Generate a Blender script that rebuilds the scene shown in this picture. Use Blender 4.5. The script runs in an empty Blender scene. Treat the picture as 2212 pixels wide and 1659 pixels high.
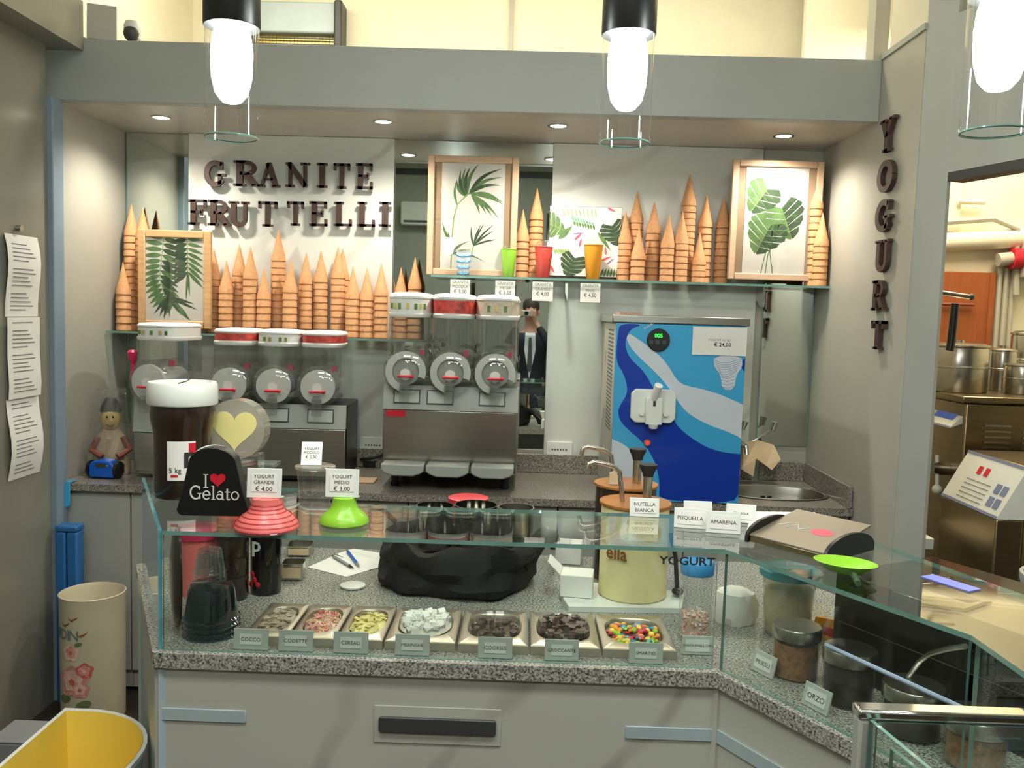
import bpy, bmesh, math, random
from mathutils import Vector, Matrix
random.seed(7)
PI = math.pi
S = bpy.context.scene
COL = S.collection

# ------------------------------------------------------------------ camera
F_PX, YAW, PITCH, ROLL, EYE = 1900.0, .0139, .0815, .030, 1.66
FW = Vector((-math.sin(YAW)*math.cos(PITCH), math.cos(YAW)*math.cos(PITCH), -math.sin(PITCH)))
_r0 = Vector((math.cos(YAW), math.sin(YAW), 0)); _u0 = _r0.cross(FW)
RT = _r0*math.cos(ROLL) + _u0*math.sin(ROLL)
UP = -_r0*math.sin(ROLL) + _u0*math.cos(ROLL)
CAM = Vector((0, 0, EYE))
cd = bpy.data.cameras.new('camera'); cam = bpy.data.objects.new('camera', cd); COL.objects.link(cam)
cd.sensor_width = 36.0; cd.lens = F_PX*36.0/2212.0; cd.clip_start = .01; cd.clip_end = 60
m = Matrix((RT, UP, -FW)).transposed().to_4x4(); m.translation = CAM
cam.matrix_world = m
S.camera = cam

def _ray(x, y): return FW + RT*((x-1106)/F_PX) + UP*((829.5-y)/F_PX)
def at(x, y, Y):            # point of the place seen at photo position x, y and standing at depth Y
    d = _ray(x, y); return CAM + d*(Y/d.y)
def on(x, y, z):            # the same for a point lying at height z
    d = _ray(x, y); return CAM + d*((z-EYE)/d.z)

# ------------------------------------------------------------------ world and large lights
S.view_settings.view_transform = 'Standard'; S.view_settings.look = 'None'
S.view_settings.exposure = 0.36; S.view_settings.gamma = 1.0; S.view_settings.use_curve_mapping = False
try:
    S.cycles.transparent_max_bounces = 24
    S.cycles.max_bounces = 10
    S.cycles.sample_clamp_indirect = 4.0
    S.cycles.caustics_reflective = False; S.cycles.caustics_refractive = False
except Exception: pass
W = bpy.data.worlds.new('shop_ambient'); S.world = W; W.use_nodes = True
W.node_tree.nodes['Background'].inputs[0].default_value = (.80, .82, .78, 1)
W.node_tree.nodes['Background'].inputs[1].default_value = .05

def area(name, loc, sx, sy, power, color=(1, 1, 1), aim=(0, 0, -1)):
    l = bpy.data.lights.new(name, 'AREA'); l.shape = 'RECTANGLE'; l.size = sx; l.size_y = sy
    l.energy = power; l.color = color
    o = bpy.data.objects.new(name, l); COL.objects.link(o); o.location = loc
    o.rotation_euler = Vector(aim).to_track_quat('-Z', 'Y').to_euler()
    return o
def spot(name, loc, power, color, angle=120, blend=.6, radius=.03, aim=(0, 0, -1)):
    l = bpy.data.lights.new(name, 'SPOT'); l.energy = power; l.color = color
    l.spot_size = math.radians(angle); l.spot_blend = blend; l.shadow_soft_size = radius
    o = bpy.data.objects.new(name, l); COL.objects.link(o); o.location = loc
    o.rotation_euler = Vector(aim).to_track_quat('-Z', 'Y').to_euler()
    return o
COOL = (1.0, 1.0, .96); WARM = (1.0, .86, .62)
CEIL = 3.6
PANELS = [(-.7, .7), (.7, .7), (-.7, -1.3), (.7, -1.3)]     # the shop's ceiling panels, fixtures built below
for x, y in PANELS: area('ceiling_panel_light', (x, y, CEIL-.06), 1.1, .55, 15, (1.0, .985, .92))
area('loft_fill', (-.2, 4.0, 3.50), 3.2, .3, 40, (1.0, .91, .72), (0, .45, -1))          # added out of view to light the cream loft wall
area('back_room_light', (2.2, 3.9, 3.2), .8, 1.2, 42, WARM)                    # back room ceiling lamp

# ------------------------------------------------------------------ materials
def lin(c):
    return tuple(((v/255)/12.92 if v/255 <= .04045 else ((v/255+.055)/1.055)**2.4) for v in c) + (1,)
MAT = {}
def base(name):
    m = bpy.data.materials.new(name); m.use_nodes = True; MAT[name] = m
    nt = m.node_tree; return m, nt, nt.nodes['Principled BSDF']
def N(nt, t, **kw):
    n = nt.nodes.new(t)
    for k, v in kw.items():
        if k in n.inputs: n.inputs[k].default_value = v
        else: setattr(n, k, v)
    return n
def mat(name, rgb, rough=.5, metal=0, var=.06, scale=8, bump=0, bscale=60, emit=0, coat=0, spec=None, stretch=None):
    m, nt, b = base(name)
    c = lin(rgb)
    b.inputs['Roughness'].default_value = rough; b.inputs['Metallic'].default_value = metal
    if coat: b.inputs['Coat Weight'].default_value = coat
    if spec is not None: b.inputs['Specular IOR Level'].default_value = spec
    tc = N(nt, 'ShaderNodeTexCoord'); src = tc.outputs['Object']
    if stretch:
        mp = N(nt, 'ShaderNodeMapping'); mp.inputs['Scale'].default_value = stretch
        nt.links.new(src, mp.inputs[0]); src = mp.outputs[0]
    no = N(nt, 'ShaderNodeTexNoise'); no.inputs['Scale'].default_value = scale; no.inputs['Detail'].default_value = 3
    nt.links.new(src, no.inputs['Vector'])
    r = N(nt, 'ShaderNodeValToRGB')
    r.color_ramp.elements[0].position = .3; r.color_ramp.elements[1].position = .7
    r.color_ramp.elements[0].color = tuple(max(0, v*(1-var)) for v in c[:3]) + (1,)
    r.color_ramp.elements[1].color = tuple(min(1, v*(1+var)) for v in c[:3]) + (1,)
    nt.links.new(no.outputs['Fac'], r.inputs[0]); nt.links.new(r.outputs[0], b.inputs['Base Color'])
    if emit:
        b.inputs['Emission Color'].default_value = c; b.inputs['Emission Strength'].default_value = emit
    if bump:
        n2 = N(nt, 'ShaderNodeTexNoise'); n2.inputs['Scale'].default_value = bscale
        nt.links.new(src, n2.inputs['Vector'])
        bp = N(nt, 'ShaderNodeBump'); bp.inputs['Strength'].default_value = bump; bp.inputs['Distance'].default_value = .002
        nt.links.new(n2.outputs['Fac'], bp.inputs['Height']); nt.links.new(bp.outputs[0], b.inputs['Normal'])
    return m
def clear(name, tint=(1, 1, 1), body=0.0, rgb=(255, 255, 255), rough=.0, f0=.04, gl=(1, 1, 1)):
    """thin see-through sheet: reflection by angle, tint, and a share of milky body"""
    m = bpy.data.materials.new(name); m.use_nodes = True; MAT[name] = m
    nt = m.node_tree; nt.nodes.clear()
    out = N(nt, 'ShaderNodeOutputMaterial'); tr = N(nt, 'ShaderNodeBsdfTransparent'); tr.inputs[0].default_value = tint + (1,)
    g = N(nt, 'ShaderNodeBsdfGlossy'); g.inputs['Roughness'].default_value = rough; g.inputs[0].default_value = gl + (1,)
    lw = N(nt, 'ShaderNodeLayerWeight'); lw.inputs[0].default_value = .5
    pw = N(nt, 'ShaderNodeMath', operation='POWER'); pw.inputs[1].default_value = 5
    mu = N(nt, 'ShaderNodeMath', operation='MULTIPLY_ADD'); mu.inputs[1].default_value = .9; mu.inputs[2].default_value = f0
    nt.links.new(lw.outputs['Facing'], pw.inputs[0]); nt.links.new(pw.outputs[0], mu.inputs[0])
    base_out = tr.outputs[0]
    if body:
        d = N(nt, 'ShaderNodeBsdfDiffuse'); d.inputs[0].default_value = lin(rgb)
        t2 = N(nt, 'ShaderNodeBsdfTranslucent'); t2.inputs[0].default_value = lin(rgb)
        a = N(nt, 'ShaderNodeMixShader'); a.inputs[0].default_value = .5
        nt.links.new(d.outputs[0], a.inputs[1]); nt.links.new(t2.outputs[0], a.inputs[2])
        no = N(nt, 'ShaderNodeTexNoise'); no.inputs['Scale'].default_value = 30
        rr = N(nt, 'ShaderNodeMapRange'); rr.inputs['To Min'].default_value = body*.85; rr.inputs['To Max'].default_value = body*1.15
        nt.links.new(no.outputs['Fac'], rr.inputs[0])
        b2 = N(nt, 'ShaderNodeMixShader')
        nt.links.new(rr.outputs[0], b2.inputs[0]); nt.links.new(base_out, b2.inputs[1]); nt.links.new(a.outputs[0], b2.inputs[2])
        base_out = b2.outputs[0]
    mx = N(nt, 'ShaderNodeMixShader')
    nt.links.new(mu.outputs[0], mx.inputs[0]); nt.links.new(base_out, mx.inputs[1]); nt.links.new(g.outputs[0], mx.inputs[2])
    nt.links.new(mx.outputs[0], out.inputs[0])
    return m
def emis(name, rgb, strength):
    m = bpy.data.materials.new(name); m.use_nodes = True; MAT[name] = m
    nt = m.node_tree; nt.nodes.clear(); out = N(nt, 'ShaderNodeOutputMaterial'); e = N(nt, 'ShaderNodeEmission')
    e.inputs[0].default_value = lin(rgb); e.inputs[1].default_value = strength
    nt.links.new(e.outputs[0], out.inputs[0]); return m
def granite(name, lo, hi, dark):
    m, nt, b = base(name)
    tc = N(nt, 'ShaderNodeTexCoord')
    v = N(nt, 'ShaderNodeTexVoronoi'); v.inputs['Scale'].default_value = 330
    n1 = N(nt, 'ShaderNodeTexNoise'); n1.inputs['Scale'].default_value = 210; n1.inputs['Detail'].default_value = 4
    for x in (v, n1): nt.links.new(tc.outputs['Object'], x.inputs['Vector'])
    r = N(nt, 'ShaderNodeValToRGB'); e = r.color_ramp.elements
    e[0].position = .36; e[0].color = lin(dark); e[1].position = .66; e[1].color = lin(hi)
    k = e.new(.46); k.color = lin(lo)
    nt.links.new(n1.outputs['Fac'], r.inputs[0])
    sep = N(nt, 'ShaderNodeSeparateColor'); nt.links.new(v.outputs['Color'], sep.inputs[0])
    r2 = N(nt, 'ShaderNodeValToRGB'); r2.color_ramp.elements[0].position = .0; r2.color_ramp.elements[0].color = (.72, .72, .72, 1)
    r2.color_ramp.elements[1].position = .8; r2.color_ramp.elements[1].color = (1.15, 1.15, 1.15, 1)
    nt.links.new(sep.outputs[0], r2.inputs[0])
    mx = N(nt, 'ShaderNodeMix', data_type='RGBA', blend_type='MULTIPLY'); mx.inputs[0].default_value = 1
    nt.links.new(r.outputs[0], mx.inputs[6]); nt.links.new(r2.outputs[0], mx.inputs[7])
    nt.links.new(mx.outputs[2], b.inputs['Base Color']); b.inputs['Roughness'].default_value = .22
    return m
def marble(name, rgb, vein, rough=.25, ang=.9, amount=.8, scale=1.0, off=0):
    m, nt, b = base(name)
    tc = N(nt, 'ShaderNodeTexCoord'); mp = N(nt, 'ShaderNodeMapping')
    mp.inputs['Rotation'].default_value = (0, ang, 0); mp.inputs['Scale'].default_value = (scale, scale, scale)
    mp.inputs['Location'].default_value = (off, 0, 0)
    nt.links.new(tc.outputs['Object'], mp.inputs[0])
    w = N(nt, 'ShaderNodeTexWave'); w.inputs['Scale'].default_value = .9; w.inputs['Distortion'].default_value = 7
    w.inputs['Detail'].default_value = 4; w.inputs['Detail Scale'].default_value = 1.0; w.wave_profile = 'SIN'
    nt.links.new(mp.outputs[0], w.inputs['Vector'])
    r = N(nt, 'ShaderNodeValToRGB'); e = r.color_ramp.elements
    e[0].position = .0; e[0].color = (1, 1, 1, 1); e[1].position = .07; e[1].color = (0, 0, 0, 1)
    nt.links.new(w.outputs['Fac'], r.inputs[0])
    no = N(nt, 'ShaderNodeTexNoise'); no.inputs['Scale'].default_value = 2.2
    nt.links.new(tc.outputs['Object'], no.inputs['Vector'])
    mr = N(nt, 'ShaderNodeMapRange'); mr.inputs['From Min'].default_value = .38; mr.inputs['From Max'].default_value = .7; mr.inputs['To Max'].default_value = amount
    nt.links.new(no.outputs['Fac'], mr.inputs[0])
    mu = N(nt, 'ShaderNodeMath', operation='MULTIPLY'); nt.links.new(r.outputs[0], mu.inputs[0]); nt.links.new(mr.outputs[0], mu.inputs[1])
    mx = N(nt, 'ShaderNodeMix', data_type='RGBA'); mx.inputs[6].default_value = lin(rgb); mx.inputs[7].default_value = lin(vein)
    nt.links.new(mu.outputs[0], mx.inputs[0]); nt.links.new(mx.outputs[2], b.inputs['Base Color'])
    b.inputs['Roughness'].default_value = rough
    return m

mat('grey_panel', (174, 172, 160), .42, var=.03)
mat('grey_fascia', (166, 169, 162), .38, var=.03)
mat('niche_ceiling', (192, 187, 176), .25, var=.03)
mat('grey_shaded_panel', (134, 132, 120), .24, var=.04)  # panel grey darkened: the near left wall's lack of light painted in
mat('cabinet_grey', (168, 168, 160), .4, var=.03)
mat('seam', (60, 62, 60), .7)
mat('cream_wall', (232, 226, 200), .6, var=.03)
mat('room_wall', (168, 172, 160), .7, var=.04)
mat('floor_brown', (60, 50, 42), .5, var=.25, scale=5, bump=.2)
mat('ceiling_white', (225, 225, 218), .8, var=.02)
mat('strip_blue', (172, 188, 192), .35)
mat('edge_blue', (128, 146, 160), .4)
granite('granite_top', (140, 139, 132), (194, 192, 182), (70, 70, 66))
granite('granite_back', (126, 121, 112), (166, 160, 150), (88, 84, 78))
marble('marble_panel', (214, 216, 208), (150, 140, 128), .3, -.95, .55, 1.0, 3.1)
marble('marble_front', (190, 192, 182), (122, 112, 104), .3, -.75, 1.0, 1.3, .4)
b = mat('mirror', (222, 230, 224), .015, 1, var=0)
mat('steel', (186, 184, 176), .26, 1, var=.05, scale=3, stretch=(1, 1, 30))
mat('steel_warm', (150, 136, 108), .3, 1, var=.08, scale=3, stretch=(1, 1, 20))
mat('chrome', (215, 215, 210), .08, 1, var=.02)
mat('black_plastic', (20, 20, 20), .35, var=.1)
mat('black_gloss', (6, 7, 7), .12, var=.1)
mat('black_cloth', (9, 9, 9), .85, var=.3, scale=30, bump=.3)
mat('dark_grey', (62, 64, 62), .45)
mat('white_plastic', (226, 228, 222), .4, var=.03)
mat('white_paper', (232, 230, 224), .8, var=.03)
mat('card_grey', (186, 192, 184), .5, var=.03)
mat('ink', (40, 40, 42), .8); mat('ink_grey', (120, 120, 120), .8)
mat('letter_brown', (66, 46, 38), .5, var=.2, scale=40)
mat('wood_pale', (206, 172, 142), .55, var=.12, scale=10, stretch=(1, 8, 8))
mat('wood_tan', (204, 160, 112), .55, var=.12, scale=10, stretch=(1, 8, 8))
mat('mount_tan', (170, 142, 110), .7, var=.05)
mat('print_white', (236, 230, 220), .35, var=.02, coat=.3)
mat('leaf_green', (92, 126, 70), .7, var=.25, scale=30)
mat('leaf_dark', (54, 78, 50), .7, var=.25, scale=30)
mat('leaf_light', (140, 170, 90), .7, var=.2, scale=30)
mat('leaf_mint', (110, 170, 130), .7, var=.2, scale=30)
mat('flower_pink', (224, 96, 110), .7, var=.2); mat('flower_violet', (130, 120, 170), .7)
mat('wafer', (208, 154, 106), .75, var=.12, scale=60, bump=.5, bscale=160)
mat('wafer_edge', (150, 100, 62), .8, var=.2, scale=60)
mat('blue_swirl', (48, 150, 200), .3); mat('green_slush', (158, 214, 70), .35, var=.08); mat('red_slush', (236, 92, 80), .35, var=.08)
mat('orange_slush', (244, 166, 48), .35, var=.06)
mat('pink_cup', (232, 118, 112), .3, var=.05); mat('pink_dark', (196, 66, 72), .3); mat('lime', (142, 202, 50), .3, var=.05)
mat('red', (206, 34, 52), .4); mat('magenta', (206, 40, 90), .35)
mat('chocolate', (40, 26, 18), .25, var=.1, coat=.5); mat('chocolate_light', (92, 66, 54), .4, var=.3, scale=40)
mat('yellow', (250, 222, 96), .45, var=.03); mat('pale_yellow', (238, 226, 150), .5, var=.06)
mat('cream_body', (226, 214, 160), .35, var=.04); mat('copper', (206, 140, 74), .3, .6, var=.06)
mat('logo_brown', (138, 88, 40), .6)
mat('sky_blue', (66, 168, 218), .25, var=.02, coat=.4); mat('deep_blue', (14, 58, 168), .25, var=.02, coat=.4); mat('machine_white', (206, 214, 224), .3, var=.02, coat=.4)
mat('machine_beige', (186, 182, 168), .4); mat('line_blue', (120, 130, 160), .6)
mat('teal_plastic', (40, 66, 74), .2, var=.1, coat=.5)
mat('turquoise_lid', (64, 176, 194), .35, var=.04); mat('cap_blue', (60, 150, 214), .35, var=.04)
mat('radio_blue', (22, 92, 196), .3); mat('stool_blue', (38, 100, 160), .45, var=.06)
mat('vase_cream', (206, 196, 168), .4, var=.04)
mat('rose_pink', (214, 146, 136), .6, var=.2, scale=60); mat('rose_pale', (224, 184, 168), .6, var=.2, scale=60); mat('rose_red', (200, 96, 86), .6); mat('print_green', (112, 122, 84), .6, var=.2); mat('print_teal', (96, 116, 110), .6)
mat('brown_door', (156, 84, 42), .5, var=.12, scale=6, stretch=(8, 8, 1))
mat('amber', (150, 106, 64), .5, var=.4, scale=90); mat('dark_grain', (44, 40, 34), .5, var=.4, scale=90)
mat('oat', (204, 190, 170), .7, var=.2, scale=90); mat('grey_plastic', (150, 154, 154), .5)
mat('skin', (206, 158, 136), .5, var=.05); mat('hair', (52, 40, 32), .7, var=.2, scale=60); mat('suit', (34, 36, 44), .8, var=.15, scale=40)
mat('shirt', (220, 222, 226), .7); mat('rubber', (24, 24, 24), .7)
mat('film_red', (196, 70, 60), .5, var=.5, scale=40); mat('film_green', (90, 130, 60), .5, var=.4, scale=40)
mat('doll_yellow', (206, 176, 100), .5, var=.1); mat('doll_brown', (130, 70, 56), .5, var=.2); mat('doll_beige', (200, 176, 140), .5, var=.2)
mat('strip_violet', (122, 138, 236), .3); mat('streak_blue', (170, 184, 214), .35)
mat('glass_edge', (108, 148, 138), .12, var=.15, scale=20, coat=.6)
mat('glass_edge_blue', (92, 150, 166), .15, var=.15, scale=20, coat=.6)
mat('gold', (210, 190, 110), .3, .7)
clear('glass', (.95, .98, .965), f0=.045)
clear('glass_shelf', (.84, .93, .89), f0=.05)
clear('clear_plastic', (.93, .93, .92), .05, (225, 225, 222))
clear('cellophane', (.95, .95, .95), .05, f0=.16, rough=.05)
clear('tank', (.88, .89, .88), .10, (205, 206, 202), f0=.06)
clear('cup_clear', (.86, .92, .92), .06, (160, 190, 190), f0=.07)
clear('frost', (.86, .86, .84), .34, (226, 224, 210), f0=.05)
clear('teal_cup', (.42, .58, .62), .22, (52, 84, 92), f0=.08)
clear('pane', (.98, .98, .98), .0, f0=.05)
emis('bulb', (246, 255, 248), 135); emis('downlight', (255, 246, 224), 14); emis('panel_glow', (250, 255, 248), 3)
emis('led_green', (60, 255, 80), 1.6); emis('led_red', (255, 40, 60), 1.6); emis('screen_blue', (110, 130, 190), .35)

# ------------------------------------------------------------------ mesh helpers
class MB:
    def __init__(s): s.v = []; s.f = []; s.mi = []
    def add(s, vs, fs, mi=0):
        o = len(s.v); s.v += [Vector(p) for p in vs]; s.f += [tuple(i+o for i in q) for q in fs]; s.mi += [mi]*len(fs); return s
    def box(s, x0, x1, y0, y1, z0, z1, mi=0):
        return s.add([(x, y, z) for z in (z0, z1) for y in (y0, y1) for x in (x0, x1)],
                     [(0, 2, 3, 1), (4, 5, 7, 6), (0, 1, 5, 4), (2, 6, 7, 3), (0, 4, 6, 2), (1, 3, 7, 5)], mi)
    def slab(s, poly, z0, z1, mi=0, side=None):          # polygon in plan, counter-clockwise
        n = len(poly)
        s.add([(p[0], p[1], z) for z in (z0, z1) for p in poly], [tuple(range(n-1, -1, -1)), tuple(range(n, 2*n))], mi)
        s.add([(p[0], p[1], z) for z in (z0, z1) for p in poly], [(i, (i+1) % n, n+(i+1) % n, n+i) for i in range(n)], mi if side is None else side)
        return s
    def prism(s, poly, y0, y1, mi=0):                    # polygon in x,z standing up, front at y0
        n = len(poly)
        return s.add([(p[0], y, p[1]) for y in (y0, y1) for p in poly],
                     [tuple(range(n)), tuple(range(2*n-1, n-1, -1))] + [(i, n+i, n+(i+1) % n, (i+1) % n) for i in range(n)], mi)
    def flat(s, poly, y, mi=0):                          # printed shape facing -y
        return s.add([(p[0], y, p[1]) for p in poly], [tuple(range(len(poly)))], mi)
    def lathe(s, prof, seg=28, c=(0, 0, 0), mi=0, sx=1, sy=1, cap=True):
        n = len(prof); vs = []; fs = []
        for r, z in prof:
            for k in range(seg):
                a = 2*PI*k/seg; vs.append((c[0]+r*sx*math.cos(a), c[1]+r*sy*math.sin(a), c[2]+z))
        for i in range(n-1):
            for k in range(seg):
                k2 = (k+1) % seg; fs.append((i*seg+k, i*seg+k2, (i+1)*seg+k2, (i+1)*seg+k))
        if cap:
            if prof[0][0] > 1e-5: fs.append(tuple(range(seg-1, -1, -1)))
            if prof[-1][0] > 1e-5: fs.append(tuple((n-1)*seg+k for k in range(seg)))
        return s.add(vs, fs, mi)
    def cyl(s, p0, p1, r, seg=16, mi=0, r1=None): return s.tube([p0, p1], r, seg, mi, r1)
    def tube(s, pts, r, seg=8, mi=0, r1=None):
        pts = [Vector(p) for p in pts]; vs = []; fs = []; n = len(pts); prev = None
        for i, p in enumerate(pts):
            d = (pts[min(i+1, n-1)]-pts[max(i-1, 0)]).normalized()
            a = d.orthogonal().normalized() if prev is None else (prev-d*prev.dot(d)).normalized()
            prev = a; b_ = d.cross(a); rr = r if r1 is None else r+(r1-r)*i/(n-1)
            for k in range(seg):
                t = 2*PI*k/seg; vs.append(p+(a*math.cos(t)+b_*math.sin(t))*rr)
        for i in range(n-1):
            for k in range(seg):
                k2 = (k+1) % seg; fs.append((i*seg+k, i*seg+k2, (i+1)*seg+k2, (i+1)*seg+k))
        fs.append(tuple(range(seg-1, -1, -1))); fs.append(tuple((n-1)*seg+k for k in range(seg)))
        return s.add(vs, fs, mi)
    def ball(s, c, r, seg=14, rings=8, mi=0):
        rx, ry, rz = (r, r, r) if isinstance(r, (int, float)) else r
        prof = [(math.sin(PI*i/rings), -math.cos(PI*i/rings)) for i in range(rings+1)]
        vs = [(c[0], c[1], c[2]-rz)]; fs = []
        for i in range(1, rings):
            for k in range(seg):
                a = 2*PI*k/seg; vs.append((c[0]+rx*prof[i][0]*math.cos(a), c[1]+ry*prof[i][0]*math.sin(a), c[2]+rz*prof[i][1]))
        vs.append((c[0], c[1], c[2]+rz)); L = len(vs)-1
        for k in range(seg):
            k2 = (k+1) % seg; fs.append((0, 1+k2, 1+k)); fs.append((L, L-seg+k, L-seg+k2))
            for i in range(rings-2): fs.append((1+i*seg+k, 1+i*seg+k2, 1+(i+1)*seg+k2, 1+(i+1)*seg+k))
        return s.add(vs, fs, mi)
    def loops(s, rings, mi=0, cap0=False, cap1=False):   # list of equal closed rings of points
        n = len(rings[0]); vs = [p for r in rings for p in r]; fs = []
        for i in range(len(rings)-1):
            for k in range(n):
                k2 = (k+1) % n; fs.append((i*n+k, i*n+k2, (i+1)*n+k2, (i+1)*n+k))
        if cap0: fs.append(tuple(range(n-1, -1, -1)))
        if cap1: fs.append(tuple((len(rings)-1)*n+k for k in range(n)))
        return s.add(vs, fs, mi)
    def xf(s, M):
        s.v = [M @ p for p in s.v]; return s
    def rot(s, ang, axis, pivot=(0, 0, 0)):
        P = Vector(pivot); M = Matrix.Translation(P) @ Matrix.Rotation(ang, 4, axis) @ Matrix.Translation(-P); return s.xf(M)
    def move(s, x, y, z): return s.xf(Matrix.Translation((x, y, z)))
    def join(s, o): 
        k = len(s.v); s.v += o.v; s.f += [tuple(i+k for i in q) for q in o.f]; s.mi += o.mi; return s
    def build(s, name, mats, parent=None, bevel=0, smooth=True, fix=True):
        me = bpy.data.meshes.new(name); me.from_pydata(s.v, [], s.f)
        for mm in ([mats] if isinstance(mats, str) else mats): me.materials.append(MAT[mm])
        for p, i in zip(me.polygons, s.mi): p.material_index = i
        if fix:
            bm = bmesh.new(); bm.from_mesh(me); bmesh.ops.recalc_face_normals(bm, faces=bm.faces); bm.to_mesh(me); bm.free()
        if smooth:
            for p in me.polygons: p.use_smooth = True
            me.set_sharp_from_angle(angle=math.radians(38))
        me.update()
        o = bpy.data.objects.new(name, me); COL.objects.link(o); o.parent = parent
        if bevel:
            bv = o.modifiers.new('bevel', 'BEVEL'); bv.width = bevel; bv.segments = 2; bv.limit_method = 'ANGLE'; bv.harden_normals = False
        return o
def tag(o, label, cat, group=None):
    o['label'] = label; o['category'] = cat
    if group: o['group'] = group
    return o
def thing(name, label, cat, loc=(0, 0, 0), rz=0, group=None):
    o = bpy.data.objects.new(name, None); COL.objects.link(o); o.location = loc; o.rotation_euler = (0, 0, rz); o.empty_display_size = .05
    return tag(o, label, cat, group)
def struct(o, label=None):
    o['kind'] = 'structure'
    if label: o['label'] = label
    return o
def stuff(o): o['kind'] = 'stuff'; return o
def copy_tree(o, parent=None):
    c = o.copy(); COL.objects.link(c); c.parent = parent
    for ch in [q for q in COL.objects if q.parent == o]: copy_tree(ch, c)
    return c
def text(body, size, mname, parent, loc, align='CENTER', rx=PI/2, rz=0, ry=0, sx=1, name='printed_text', bold=0):
    cu = bpy.data.curves.new('t', 'FONT'); cu.body = body; cu.size = size; cu.align_x = align; cu.align_y = 'CENTER'
    cu.resolution_u = 2; cu.space_line = .85; cu.offset = bold
    ob = bpy.data.objects.new('t', cu)
    me = bpy.data.meshes.new_from_object(ob); bpy.data.objects.remove(ob); bpy.data.curves.remove(cu)
    me.name = name
    me.materials.clear(); me.materials.append(MAT[mname])
    o = bpy.data.objects.new(name, me); COL.objects.link(o); o.parent = parent
    o.location = loc; o.rotation_euler = (rx, ry, rz); o.scale = (sx, 1, 1)
    return o
def arc(cx, cy, rx, ry, a0, a1, n=16): return [(cx+rx*math.cos(math.radians(a0+(a1-a0)*i/n)), cy+ry*math.sin(math.radians(a0+(a1-a0)*i/n))) for i in range(n+1)]
def rrect(x0, x1, y0, y1, r, n=5):
    return arc(x1-r, y0+r, r, r, -90, 0, n)+arc(x1-r, y1-r, r, r, 0, 90, n)+arc(x0+r, y1-r, r, r, 90, 180, n)+arc(x0+r, y0+r, r, r, 180, 270, n)
def superel(cx, cy, rx, ry, e=4, n=40):
    out = []
    for k in range(n):
        t = 2*PI*k/n; c, s_ = math.cos(t), math.sin(t)
        out.append((cx+rx*math.copysign(abs(c)**(2/e), c), cy+ry*math.copysign(abs(s_)**(2/e), s_)))
    return out

# ------------------------------------------------------------------ setting
BACK = 4.20; BEAM = 3.55; XL, XR = -1.915, 1.36; NZ = 2.45; TOPZ = 2.685
def sbox(name, mname, *b, bevel=0, label=None): return struct(MB().box(*b).build(name, mname, bevel=bevel), label)
sbox('floor', 'floor_brown', -3.2, 3.6, -3.4, 6.2, -.06, 0)
sbox('ceiling', 'ceiling_white', -3.2, 3.6, -3.4, 6.2, CEIL, CEIL+.06)
sbox('wall_back', 'grey_panel', XL-.05, XR+.04, BACK, BACK+.06, 0, NZ+.03)
sbox('wall_left', 'grey_panel', XL-.06, XL, BEAM+.02, BACK, 0, NZ)
near = struct(MB().box(XL-.06, XL+.012, -3.4, BEAM-.06, 0, TOPZ).build('wall_left_front', 'grey_shaded_panel'))
sbox('trim_1', 'edge_blue', XL-.06, XL+.035, BEAM-.06, BEAM+.02, 0, NZ, bevel=.004, label='blue grey corner profile at the edge of the niche')
sbox('wall_left_upper', 'cream_wall', XL-.10, XL-.06, -3.4, 5.2, 0, CEIL)
sbox('wall_right', 'grey_panel', XR, XR+.05, 3.172, BACK, 0, TOPZ)
sbox('wall_front', 'room_wall', -3.2, 3.6, -3.4, -3.34, 0, CEIL)
sbox('wall_loft', 'cream_wall', -2.0, 1.75, 5.2, 5.26, 2.4, CEIL)
# niche roof and front fascia
sbox('ceiling_niche', 'niche_ceiling', XL, XR, BEAM+.06, BACK, NZ, NZ+.03)
sbox('beam', 'grey_fascia', XL-.06, XR, BEAM, BEAM+.06, NZ-.003, TOPZ, bevel=.003, label='grey fascia beam over the niche')
sbox('trim_2', 'grey_shaded_panel', XL-.03, XL+.13, -1.0, BEAM, 2.64, 2.83, label='grey bulkhead along the left wall above the fascia')
# mirrors and marble panels on the back wall
def xat(px, py, Y): return at(px, py, Y).x
def zat(px, py, Y): return at(px, py, Y).z
MY = BACK-.006
mirror_z0 = zat(1190, 972, BACK)
def mirror(name_label, x0, x1, z0, z1):
    t = thing('wall_mirror', name_label, 'mirror', ((x0+x1)/2, MY, z0))
    w = (x1-x0)/2
    MB().box(-w, w, 0, .005, 0, z1-z0).build('mirror_glass', 'mirror', t, smooth=False)
    for q in (-w, w-.004): MB().box(q, q+.004, -.0015, .0, 0, z1-z0).build('mirror_edge', 'glass_edge', t)
    return t
xa, xb = xat(853, 400, BACK), xat(1192, 420, BACK)
mirror('tall wall mirror between the lettered marble panel and the plain one', xa-.01, xb+.01, mirror_z0, NZ-.002)
mirror('narrow wall mirror in the corner behind the fern print', XL+.004, xat(405, 420, BACK)+.01, 1.05, NZ-.002)
mirror('narrow wall mirror beside the blue yogurt machine above the sink', xat(1640, 800, BACK), XR-.004, 1.06, NZ-.1)
PY = BACK-.03
struct(MB().box(xat(407, 420, PY), xa, PY, BACK-.001, .93, NZ-.001).build('wall_panel_lettered', 'marble_panel', bevel=.002))
struct(MB().box(xb, xat(1641, 500, PY), PY, BACK-.001, .93, NZ-.001).build('wall_panel_plain', 'marble_panel', bevel=.002))
sbox('trim_4', 'grey_panel', xa, xb, BACK-.02, BACK-.001, .93, mirror_z0)
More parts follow.
